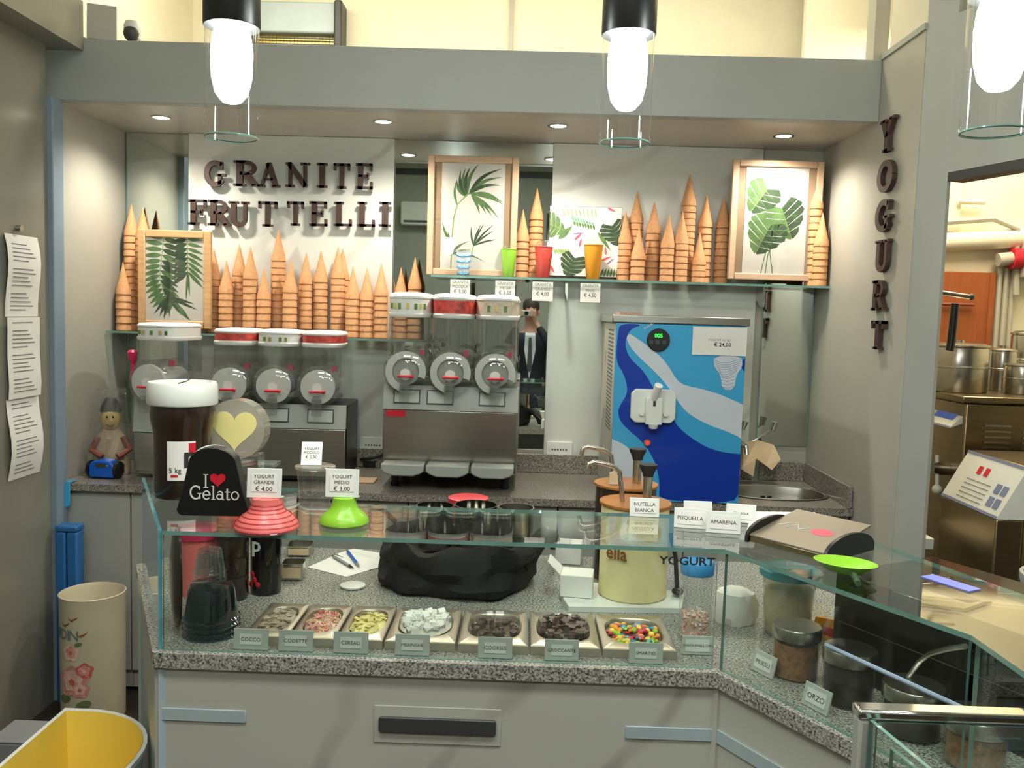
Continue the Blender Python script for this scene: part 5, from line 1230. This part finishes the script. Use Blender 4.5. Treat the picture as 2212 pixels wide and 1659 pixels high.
# ------------------------------------------------------------------ pendant lamps
for px, pyb, Y, txt in ((500, 298, 1.70, 'lit glass tube pendant lamp in front of the word GRANITE'), (1349, 310, 1.75, 'lit glass tube pendant lamp above the YOGURT lettering of the glass'), (2148, 286, 1.40, 'lit glass tube pendant lamp over the wing of the counter')):
    p = at(px, pyb, Y); t = thing('pendant_lamp', txt, 'pendant lamp', (p.x, p.y, p.z), 0, 'glass tube pendants over the counter')
    MB().lathe([(.047, .0), (.050, .0), (.050, .214), (.047, .214)], 40, cap=False).add([], []).build('glass_tube', 'pane', t)
    MB().lathe([(.0465, .0), (.047, -.001), (.050, -.001), (.0505, .0), (.050, .002), (.047, .002)], 40, cap=False).build('tube_rim', 'glass_edge', t)
    MB().lathe([(.0515, .204), (.0525, .206), (.0525, .40), (.04, .42), (.006, .425)], 40, cap=True).build('cap', 'black_plastic', t)
    MB().cyl((0, 0, .42), (0, 0, CEIL-p.z-.001), .003, 6).build('cable', 'black_plastic', t)
    MB().lathe([(.001, .083), (.018, .087), (.030, .099), (.037, .125), (.039, .155), (.036, .185), (.030, .204)], 28, cap=True).build('bulb', 'bulb', t)

# ------------------------------------------------------------------ loft: heater, camera, flat sensor
hx0, hx1 = xat(545, 50, 5.12), xat(735, 55, 5.12); hz0, hz1 = zat(650, 130, 5.12), zat(650, 8, 5.12)
ht = thing('wall_heater', 'grey infrared heater with black end caps on the cream loft wall', 'heater', ((hx0+hx1)/2, 5.10, hz0))
w = (hx1-hx0)/2; h = hz1-hz0
MB().prism([(-w, h*.45), (w, h*.45), (w, h), (-w, h)], -.02, .09).build('hood', 'strip_blue', ht, bevel=.01)
for s_ in (-1, 1): MB().box(s_*w-.022, s_*w+.022, -.05, .095, -.01, h+.005).build('end_cap', 'dark_grey', ht, bevel=.01)
MB().box(-w, w, .03, .09, 0, h*.45).build('reflector', 'gold', ht)
for k in range(4): MB().box(-w, w, .0, .008, h*(.03+.11*k), h*(.055+.11*k)).build('guard_bar', 'dark_grey', ht)
for k in range(24): MB().box(-w+.02+k*(2*w-.04)/23, -w+.022+k*(2*w-.04)/23, .010, .014, 0, h*.44).build('guard_wire', 'dark_grey', ht)
p = at(225, 98, 3.62); fs = thing('flat_sensor', 'flat grey panel speaker tilted on a bracket on top of the fascia', 'speaker', (p.x, 3.60, TOPZ+.001), .35)
MB().box(-.055, .055, -.006, .012, .012, .155).rot(-.12, 'X').build('panel', 'grey_panel', fs, bevel=.003); MB().box(-.02, .02, -.01, .03, 0, .012).build('bracket', 'grey_plastic', fs)
MB().tube([(-.05, .02, .01), (-.11, .02, .03), (-.17, .0, .12)], .006, 6).build('cable', 'grey_plastic', fs)
p = at(287, 98, 3.60); dm = thing('dome_camera', 'small white dome camera standing on the fascia', 'security camera', (p.x, 3.60, TOPZ+.001))
MB().lathe([(.03, .02), (.034, .04), (.034, .07), (.028, .085), (.001, .09)], 24, cap=True).rot(.0, 'X').build('housing', 'white_plastic', dm)
MB().ball((0, -.012, .038), (.031, .028, .034), 20, 12).build('dome', 'dark_grey', dm); MB().cyl((0, 0, 0), (0, 0, .022), .012, 12).build('foot', 'white_plastic', dm)

# ------------------------------------------------------------------ left side
XN = XL+.0125
def lw(px, py): return at_x(px, py, XN)
pp = thing('notice_pages', 'column of three taped text pages hanging on the dark side wall', 'notice', (XN, 0, 0))
ya, yb_ = 3.185, 3.40; zt = lw(40, 508).z
txtl = MB()
for k in range(3):
    z1_ = zt-k*.305; z0_ = z1_-.303; n = 6; vs = []
    for i in range(n+1):
        bx = .006+.010*math.sin(PI*i/n)+.006*math.sin(k*2+i)
        for y in (ya, yb_): vs.append((bx, y, z1_+(z0_-z1_)*i/n))
    fs_ = [(2*i, 2*i+1, 2*i+3, 2*i+2) for i in range(n)]
    m_ = MB().add(vs, fs_); m_.add([(v[0]-.0006, v[1], v[2]) for v in vs], [q[::-1] for q in fs_]); m_.build('page', 'white_paper', pp, fix=False)
    for j in range(18):
        if (j*7+k*5) % 6 == 0: continue
        u = (j+1.2)/20; i = min(int(u*n), n-1); f = u*n-i; bx = vs[2*i][0]*(1-f)+vs[2*i+2][0]*f+.0012; zz = z1_+(z0_-z1_)*u; ln = .15-.05*((j*3+k) % 4)/3
        txtl.add([(bx, ya+.03, zz), (bx, ya+.03+ln, zz), (bx, ya+.03+ln, zz-.0035), (bx, ya+.03, zz-.0035)], [(0, 1, 2, 3)])
stuff(txtl.build('printed_lines', 'ink_grey', pp, smooth=False, fix=False))
p = lw(36, 490); MB().cyl((0, p.y, p.z-.005), (.02, p.y, p.z-.005), .012, 12).build('hook', 'steel', pp)
# radio, wrapped doll
p = on(222, 1034, CZ); rd = thing('radio', 'small blue radio with black speaker ends on the granite', 'radio', (p.x, p.y+.02, CZ+.001), -.1)
MB().prism([(-.052, .004), (.052, .004), (.060, .02), (.058, .055), (.04, .075), (0, .080), (-.04, .075), (-.058, .055), (-.060, .02)], -.03, .03).build('body', 'radio_blue', rd, bevel=.006)
for s_ in (-1, 1): MB().lathe([(.038, 0), (.036, .012), (.02, .018), (.001, .018)], 24, cap=True).rot(s_*PI/2, 'Y').move(s_*.056, 0, .037).build('speaker', 'black_plastic', rd)
MB().box(-.024, .022, -.0315, -.0301, .048, .066).build('display', 'dark_grey', rd); MB().cyl((.03, -.0302, .058), (.03, -.034, .058), .005, 10).build('knob', 'chrome', rd)
dl = thing('wrapped_doll', 'doll with a yellow face wrapped in clear cellophane in the corner', 'doll', (-1.80, 3.79, CZ+.001), .35)
MB().lathe([(.075, 0), (.082, .02), (.07, .10), (.055, .17), (.03, .20)], 24, sy=.6, cap=True).build('body', 'doll_beige', dl)
MB().ball((0, -.01, .245), (.042, .036, .055), 18, 12).build('head', 'doll_yellow', dl)
for s_ in (-1, 1): MB().ball((s_*.012, -.045, .255), (.004, .003, .006), 8, 6).build('eye', 'ink', dl)
MB().tube([(-.016, -.040, .222), (-.006, -.043, .216), (.008, -.043, .216), (.018, -.039, .224)], .002, 6).build('mouth', 'doll_brown', dl)
MB().lathe([(.046, .275), (.04, .30), (.02, .335), (.001, .335)], 20, sy=.85, cap=True).build('hat', 'dark_grey', dl)
for s_ in (-1, 1): MB().tube([(s_*.05, -.02, .165), (s_*.075, -.035, .11), (s_*.03, -.06, .085)], .014, 8).build('arm', 'doll_brown', dl)
for k in range(3): MB().tube([(-.05+.0*k, -.035, .07-.03*k), (0, -.055, .06-.03*k), (.055, -.032, .075-.03*k)], .007, 6).build('stripe', 'doll_brown', dl)
rgk = [[((.088+.006*math.sin(i*1.9+k))*s*math.cos(2*PI*i/18), (.06+.006*math.cos(i*2.3+k))*s*math.sin(2*PI*i/18), z) for i in range(18)] for k, (s, z) in enumerate(((1.15, .001), (1.06, .08), (.95, .16), (.80, .24), (.75, .33), (.70, .375)))]
MB().loops(rgk).build('wrapping', 'cellophane', dl, smooth=False)
# blue cloth at counter end, folded stool, vase
p = at(138, 1048, 3.545); t = thing('blue_cloth', 'blue cloth hanging over the end of the back worktop', 'cloth', (p.x-.0, 3.55, CZ-.05))
MB().prism([(-.024, -.04), (-.004, -.05), (.022, -.04), (.022, .056), (-.024, .056)], -.004, .004).join(MB().box(-.024, .022, -.004, .06, .0525, .056)).build('cloth', 'sky_blue', t, bevel=.002)
so = thing('folding_stool', 'blue plastic folding stool standing folded behind the flowered umbrella stand', 'stool', (XL+.085, 3.49, .001), .0)
MB().box(-.045, -.004, -.03, .03, 0, .72).build('leg_panel', 'stool_blue', so, bevel=.008); MB().box(.0, .045, -.03, .03, 0, .72).build('leg_panel', 'stool_blue', so, bevel=.008); MB().box(-.045, .045, -.033, .033, .7205, .745).build('seat_edge', 'stool_blue', so, bevel=.006)
vz = thing('flower_vase', 'tall cream umbrella stand printed with pink roses and butterflies', 'umbrella stand', (at(210, 1500, 3.40).x, 3.37, .001))
MB().lathe([(.112, 0), (.118, .006), (.121, .505), (.123, .51), (.119, .512), (.114, .50), (.112, .02), (.001, .018)], 48, cap=False).build('body', 'vase_cream', vz)
def wrap(poly, ac, zc, mname, nm='printed_flower', r=.1222):
    MB().add([(r*math.sin(ac+p[0]/.122), -r*math.cos(ac+p[0]/.122), zc+p[1]) for p in poly], [tuple(range(len(poly)))]).build(nm, mname, vz, smooth=False)
def petals(ac, zc, R_, m1, m2, m3):
    pl_ = [(R_*(1+.12*math.sin(5*2*PI*k/30))*math.cos(2*PI*k/30), R_*.95*(1+.12*math.sin(5*2*PI*k/30))*math.sin(2*PI*k/30)) for k in range(30)]
    wrap(pl_, ac, zc, m1, r=.1222); wrap([(p[0]*.65, p[1]*.65+.003) for p in pl_], ac, zc, m2, r=.1226); wrap([(p[0]*.22, p[1]*.22) for p in pl_], ac, zc, m3, r=.123)
petals(-.20, .190, .062, 'rose_pink', 'rose_pale', 'rose_red'); petals(.20, .235, .032, 'rose_red', 'rose_pink', 'rose_pale'); petals(-.24, .305, .034, 'rose_pale', 'rose_pink', 'rose_red'); petals(.06, .16, .034, 'rose_pink', 'rose_pale', 'rose_red')
for ac, zc, s in ((.16, .10, .03), (-.5, .12, .03), (-.42, .06, .03), (-.10, .07, .026), (.02, .34, .015), (.06, .09, .022)): wrap([(s*math.cos(2*PI*k/10), s*.6*math.sin(2*PI*k/10)+.2*s*math.cos(2*PI*k/10)) for k in range(10)], ac, zc, 'print_green', 'printed_leaf')
for ac, zc in ((-.16, .435), (.12, .375), (-.45, .41)): wrap([(-.022, .012), (-.008, .0), (0, .004), (.012, .0), (.024, .014), (.012, .006), (.0, -.008), (-.012, -.003)], ac, zc, 'logo_brown', 'printed_butterfly')
for k, c in enumerate('JARDIN'): 
    ac = -1.12+k*.2; text(c, .058, 'print_teal', vz, (.1224*math.sin(ac), -.1224*math.cos(ac), .372), rz=ac)
t = thing('grey_block', 'low grey box on the floor behind the yellow lined bin', 'box', (at(75, 1610, 3.1).x, 3.0, .001)); MB().box(-.06, .07, -.08, .08, 0, .11).build('box', 'grey_plastic', t, bevel=.006); MB().box(-.062, .072, -.082, .082, .1105, .118).build('lid', 'grey_plastic', t, bevel=.003)
# yellow lined bin
bn = thing('yellow_bin', 'open white bin with a bright yellow inside', 'bin', (-1.035, 2.02, .001))
def bring(k, z, dz=0):
    pts = [(x_*k, y_*k) for x_, y_ in [(-.145, .20)]+[(-.145, .20-.4*j/6) for j in range(1, 7)]+[(-.06, -.20), (.04, -.20), (.145, -.20), (.145, -.15), (.145, -.10)]+[(-.085+.23*math.cos(j*PI/20), -.03+.23*math.sin(j*PI/20)) for j in range(11)]]
    return [(p[0], p[1], z+dz*(p[1]/.21)) for p in pts]
ro = [bring(.75, .0), bring(.98, .565), bring(1.04, .57), bring(1.04, .582), bring(.97, .582)]
MB().loops(ro, cap0=True).build('outer_shell', 'white_plastic', bn)
MB().loops([bring(.965, .5825), bring(.95, .565), bring(.72, .03)], cap1=True).build('inner_liner', 'yellow', bn)
# floor-level board by the opening, tan board and adapter on the back counter
p = on(775, 1042, CZ); t = thing('wooden_board', 'small tan board on the granite between the slush machines', 'board', (p.x, p.y+.03, CZ+.0008)); MB().prism([(-.07, 0), (.07, 0), (.07, .008), (-.07, .008)], -.05, .05).build('board', 'wood_pale', t, bevel=.002)
p = on(800, 1012, CZ); t = thing('power_lead', 'black coiled power lead between the slush machines', 'cable', (p.x, p.y, CZ+.001))
MB().tube([(.05*math.cos(a_*.5), .03+.04*math.sin(a_*.5), .012+.004*a_) for a_ in range(18)], .007, 8).build('coil', 'rubber', t); MB().box(-.04, .02, .02, .06, 0, .035).build('adapter', 'black_plastic', t, bevel=.004)

# ------------------------------------------------------------------ back room machines
def rx(px, Y): return (px-1137)/1900*Y
mA = thing('pasteuriser', 'tall steel gelato machine with louvred side in the back room', 'machine', (1.865, 3.72, .001))
hA = zat(2120, 842, 3.72)
MB().box(0, .9, 0, .62, .08, hA-.06).build('body', 'steel_warm', mA, bevel=.008); MB().box(-.02, .92, -.01, .63, hA-.059, hA-.03).build('top', 'steel_warm', mA, bevel=.006)
for k in range(3):
    for r in range(13):
        MB().box(.08+k*.16, .19+k*.16, -.012, .0, hA-.155-r*.024, hA-.147-r*.024).build('louvre', 'steel', mA)
pn = MB().add([(-.001, .02, hA-.15), (-.001, .5, hA-.15), (-.055, .5, hA-.17), (-.055, .02, hA-.17), (.06, .02, hA-.062), (.06, .5, hA-.062)], [(3, 2, 5, 4), (0, 3, 4), (1, 5, 2), (0, 1, 2, 3), (0, 4, 5, 1)]).build('control_panel', 'white_plastic', mA)
def pslope(y, v): return (-.055+.115*v-.0016, y, hA-.17+.108*v+.0017)
MB().add([pslope(.06, .28), pslope(.24, .28), pslope(.24, .78), pslope(.06, .78)], [(0, 3, 2, 1)]).build('screen', 'screen_blue', pn, smooth=False); MB().ball(pslope(.08, .66), .009, 10, 6).build('lamp', 'led_red', pn)
for v0 in (.0, .94): MB().add([pslope(.02, v0), pslope(.5, v0), pslope(.5, v0+.06), pslope(.02, v0+.06)], [(0, 3, 2, 1)]).build('border', 'line_blue', pn, smooth=False)
MB().cyl((-.001, .12, hA-.36), (-.07, .12, hA-.36), .03, 16).build('outlet', 'steel', mA); MB().cyl((-.05, .12, hA-.30), (-.05, .10, hA-.44), .008, 8).ball((-.05, .098, hA-.45), .022, 12, 8).build('lever', 'white_plastic', mA)
mB = thing('batch_freezer', 'low steel gelato machine with a sloped white control panel', 'machine', (1.70, 3.12, .001))
hB = zat(2170, 1002, 3.2)
MB().box(.10, .9, 0, .42, .06, hB).build('body', 'steel_warm', mB, bevel=.008); MB().box(.0, .0995, .0, .42, .06, hB-.19).build('front', 'steel_warm', mB, bevel=.006)
sp = MB().add([(0, 0, hB-.19), (0, .42, hB-.19), (.10, .42, hB-.002), (.10, 0, hB-.002), (.0995, 0, hB-.19), (.0995, .42, hB-.19)], [(0, 3, 2, 1), (0, 4, 3), (1, 2, 5), (0, 1, 5, 4)]).build('sloped_panel', 'white_plastic', mB)
def slope(u, v, o=.002): return (.0+.10*v-o*.88, u, hB-.19+.188*v+o*.47)
def sq(u0, u1, v0, v1, mn, nm): MB().add([slope(u0, v0), slope(u1, v0), slope(u1, v1), slope(u0, v1)], [(0, 3, 2, 1)]).build(nm, mn, sp, smooth=False)
for u in (.20, .25): sq(u, u+.03, .62, .78, 'red', 'red_key')
for u in (.03, .075):
    for v in (.15, .4): sq(u, u+.035, v, v+.18, 'line_blue', 'blue_key')
sq(.0, .42, .0, .05, 'line_blue', 'border'); sq(.0, .42, .95, 1.0, 'line_blue', 'border')
for j in range(5): sq(.14, .32, .12+j*.09, .135+j*.09, 'ink_grey', 'printed_line')
zA = hA-.028
for px, Y, r, h, txt in ((2066, 4.0, .125, .21, 'wide steel drum with a lid on the tall machine'), (2160, 4.12, .06, .19, 'slim steel canister behind the wide drum'), (2204, 3.95, .075, .13, 'small steel pot on the tall machine'), (2215, 4.22, .08, .27, 'tall steel canister on the tall machine')):
    t = thing('steel_drum', txt, 'drum', (rx(px, Y), Y, zA), 0, 'steel vessels in the back room')
    MB().lathe([(r*.98, 0), (r, .004), (r, h*.5), (r*1.03, h*.51), (r*1.03, h*.54), (r, h*.55), (r, h-.02), (r*.9, h), (.001, h)], 32, cap=True).build('drum', 'steel', t)
    MB().lathe([(r*1.04, h*.96), (r*1.04, h*.99), (r*.8, h*1.03), (.02, h*1.04), (.02, h*1.10), (.001, h*1.10)], 32, cap=True).build('lid', 'steel', t)
bd = thing('brown_board', 'reddish brown wooden door panel in the back room', 'door panel', (rx(2072, 4.7), 4.71, zat(2080, 760, 4.7)))
zb1 = zat(2085, 595, 4.7)-zat(2080, 760, 4.7)
MB().box(-.30, .16, 0, .03, 0, zb1+.02).build('panel', 'brown_door', bd, bevel=.004); MB().box(.125, .15, -.006, 0, 0, zb1+.02).build('stile', 'brown_door', bd); MB().cyl((-.18, -.02, zb1*.62), (.04, -.02, zb1*.62), .008, 8).build('rail', 'doll_brown', bd)
MB().box(-.3, .16, 0, .03, -1.2, -.001).build('lower_panel', 'brown_door', bd)
pk = thing('power_plug', 'red and grey industrial plug with a socket box on the cream wall', 'plug', (rx(2190, 4.70), 4.74, zat(2190, 580, 4.70)))
MB().box(-.03, .14, -.09, 0, -.05, .14).build('socket_box', 'machine_beige', pk, bevel=.008); MB().cyl((-.08, -.06, .05), (-.03, -.06, .05), .055, 20).build('red_collar', 'red', pk); MB().cyl((-.15, -.06, .04), (-.08, -.06, .05), .035, 16).build('plug_body', 'machine_beige', pk)
cbl = thing('wall_pipes', 'cream pipes and cable duct running along the back room wall', 'pipes', (0, 4.74, 0))
zz = zat(2100, 510, 4.7); MB().cyl((1.46, -.03, zz-.09), (2.9, -.03, zz+.02), .05, 14).build('duct', 'cream_wall', cbl); MB().tube([(1.46, -.06, zz-.01), (2.0, -.06, zz+.05), (2.42, -.06, zz+.09), (2.55, -.05, zz+.04), (2.57, -.05, zz-.3)], .016, 8).build('cable', 'machine_beige', cbl)
for k in range(3): MB().cyl((rx(2145, 4.7)+.035*k, -.02, .9), (rx(2145, 4.7)+.035*k, -.02, zz-.16), .013, 8).build('pipe', 'machine_beige', cbl)
MB().cyl((rx(2042, 4.7), -.04, zat(2060, 435, 4.7)), (rx(2098, 4.7), -.04, zat(2060, 435, 4.7)), .013, 8).build('pipe_stub', 'cream_wall', cbl)
MB().box(1.5, rx(2052, 4.7), -.02, 0, zat(2050, 500, 4.7), 2.7).build('trunking', 'cream_wall', cbl)
tpk = thing('black_tap', 'black handled tap on a steel arm before the brown panel', 'tap', (rx(2046, 3.78), 3.78, zat(2046, 640, 3.78)))
MB().cyl((-.10, 0, .02), (.07, 0, .0), .011, 10).build('arm', 'steel', tpk); MB().tube([(.0, -.02, -.03), (-.002, -.02, -.10), (-.006, -.02, -.2), (-.01, -.02, -.23)], .017, 10).build('handle', 'black_plastic', tpk); MB().ball((.075, 0, .0), .014, 10, 6).build('arm_cap', 'dark_grey', tpk)
MB().cyl((-.10, 0, .02), (-.10, 0, .02-(zat(2046, 640, 3.78)-zA)), .012, 8).build('column', 'steel', tpk)
t = thing('white_shelf', 'white plastic shelf end below the gelato machines', 'shelf', (1.52, 3.40, zat(2010, 1185, 3.4))); MB().box(-.08, .09, -.02, .3, 0, .045).build('board', 'white_plastic', t, bevel=.004); MB().box(.03, .07, .1, .14, -.78, -.0005).build('leg', 'white_plastic', t)
gb = thing('grey_bin', 'tall tapered grey bin standing behind the wing', 'bin', (1.545, 2.42, .001)); MB().lathe([(.10, 0), (.125, .93), (.132, .95), (.132, .97), (.122, .97), (.095, .02), (.001, .02)], 36, cap=False).build('bin', 'grey_plastic', gb)

# ------------------------------------------------------------------ photographer standing opposite the mirror
def skinned(name, mname, chains, parent, root, sub=1):
    V, ED, R = [], [], []
    idx = {}
    def vid(p, r):
        k = tuple(round(c, 4) for c in p)
        if k not in idx: idx[k] = len(V); V.append(p); R.append(r)
        return idx[k]
    for ch in chains:
        last = None
        for (p, r) in ch:
            i = vid(p, r)
            if last is not None and i != last: ED.append((last, i))
            last = i
    me = bpy.data.meshes.new(name); me.from_pydata(V, ED, []); me.materials.append(MAT[mname])
    o = bpy.data.objects.new(name, me); COL.objects.link(o); o.parent = parent
    sk_ = o.modifiers.new('skin', 'SKIN'); sk_.use_smooth_shade = True
    if not me.skin_vertices: pass
    ri = idx[tuple(round(c, 4) for c in root)]
    for i, d_ in enumerate(me.skin_vertices[0].data):
        d_.radius = R[i] if isinstance(R[i], tuple) else (R[i], R[i]); d_.use_root = (i == ri)
    su = o.modifiers.new('sub', 'SUBSURF'); su.levels = sub; su.render_levels = sub
    # bake the surface into a plain mesh
    dg = bpy.context.evaluated_depsgraph_get(); ev = o.evaluated_get(dg); m2 = bpy.data.meshes.new_from_object(ev)
    o.modifiers.clear(); o.data = m2; m2.name = name
    if not m2.materials: m2.materials.append(MAT[mname])
    for p in m2.polygons: p.use_smooth = True
    return o
PX, PYY = .045, -.30
per = thing('person', 'person in a dark suit and white shirt holding a compact camera up to the face', 'person', (PX, PYY, 0.001))
def sh(p): return (p[0], p[1], p[2])
pel = (0, 0, .95); chest = (0, .0, 1.25); neck0 = (0, .01, 1.47); neck1 = (0, .03, 1.55)
def arm(s):
    hx = .062*s-PX; hy = -.05-PYY
    return [((s*.17, -.005, 1.42), .055), ((s*.25, .03, 1.25), .045), ((s*.26, .10, 1.17), .042), ((s*.17, .20, 1.38), .034), ((hx+s*.02, hy-.06, 1.585), .026)]
def hand(s):
    hx = .062*s-PX; hy = -.05-PYY; w = (hx+s*.02, hy-.06, 1.585); palm = (hx+s*.012, hy-.03, 1.615)
    ch = [[(w, .026), (palm, (.020, .030))]]
    for k in range(4):
        z = 1.632+.016*(k-1.5)*.9+.02; kn = (hx+s*.012, hy-.002-.003*abs(k-1.5), z); mid = (hx-s*.004, hy+.016-.003*abs(k-1.5), z+.002); tip = (hx-s*(.024-.003*k), hy+.018, z)
        ch.append([(palm, (.020, .030)), (kn, .0095), (mid, .0085), (tip, .0075)])
    th_ = (hx-s*.002, hy-.045, 1.612); ch.append([(palm, (.020, .030)), (th_, .0105), ((hx-s*.02, hy-.042, 1.622), .009), ((hx-s*.034, hy-.036, 1.628), .008)])
    return ch
def leg(s): return [(pel, .15), ((s*.10, .0, .88), .09), ((s*.11, .01, .50), .058), ((s*.11, -.01, .10), .042), ((s*.115, .01, .045), .04), ((s*.125, .14, .03), .03)]
head = [(neck0, .06), (neck1, .055), ((0, .045, 1.60), (.062, .075)), ((0, .05, 1.665), (.073, .093)), ((0, .045, 1.725), (.070, .088)), ((0, .04, 1.765), (.045, .06))]
ch = [[(pel, .15), (chest, (.15, .105)), ((0, .0, 1.40), (.12, .09)), (neck0, .06)], head]
for s in (-1, 1):
    a_ = arm(s); ch.append([((0, .0, 1.40), (.12, .09))]+a_); ch += hand(s); ch.append(leg(s))
body = skinned('body', 'skin', ch, per, pel)
jk = [[((0, 0, .84), (.175, .135)), ((0, 0, .95), (.178, .135)), (chest, (.178, .13)), ((0, .0, 1.40), (.15, .11)), ((0, .008, 1.455), (.085, .085))]]
for s in (-1, 1):
    a_ = arm(s); jk.append([((0, .0, 1.40), (.15, .11))]+[(p, r+.014) for p, r in a_[:-1]]+[(tuple(Vector(a_[-2][0])*.25+Vector(a_[-1][0])*.75), .040)])
skinned('jacket', 'suit', jk, per, (0, 0, .95))
tr = []
for s in (-1, 1): tr.append([((0, 0, .93), (.165, .125)), ((s*.10, .0, .86), .105), ((s*.11, .01, .50), .08), ((s*.11, -.01, .08), .068)])
skinned('trousers', 'suit', tr, per, (0, 0, .93))
MB().add([(-.05, .112, 1.44), (.05, .112, 1.44), (.055, .142, 1.30), (.0, .146, 1.02), (-.055, .142, 1.30), (-.045, .06, 1.47), (.045, .06, 1.47)], [(0, 4, 3, 2, 1), (5, 0, 1, 6)]).build('shirt_front', 'shirt', per)
MB().add([(-.014, .135, 1.42), (.014, .135, 1.42), (.026, .152, 1.12), (0, .154, 1.08), (-.026, .152, 1.12)], [(0, 4, 3, 2, 1)]).build('necktie', 'dark_grey', per)
MB().lathe([(.085, .0), (.09, .03), (.086, .07), (.06, .105), (.001, .118)], 28, (0, .025, 1.685), sx=.92, sy=1.12, cap=False).build('hair', 'hair', per)
MB().ball((0, .145, 1.645), (.014, .018, .022), 12, 8).build('nose', 'skin', per)
for s in (-1, 1):
    MB().ball((s*.031, .128, 1.675), (.012, .008, .007), 10, 6).build('eye', 'white_plastic', per); MB().ball((s*.075, .045, 1.66), (.012, .02, .032), 12, 8).build('ear', 'skin', per)
    MB().lathe([(.001, 0), (.05, .0), (.052, .03), (.045, .06), (.03, .075), (.001, .08)], 20, (s*.12, .06, 0), sx=1, sy=2.4, cap=False).build('shoe', 'black_plastic', per)
MB().tube([(-.024, .132, 1.615), (0, .139, 1.611), (.024, .132, 1.615)], .004, 6).build('mouth', 'rose_red', per)
cm_ = thing('compact_camera', 'small silver compact camera held up in both hands', 'camera', (0, -.062, 1.625))
MB().box(-.046, .046, -.004, .018, 0, .056).build('body', 'steel', cm_, bevel=.004); MB().cyl((.0, .018, .028), (.0, .036, .028), .020, 20).build('lens', 'black_gloss', cm_)
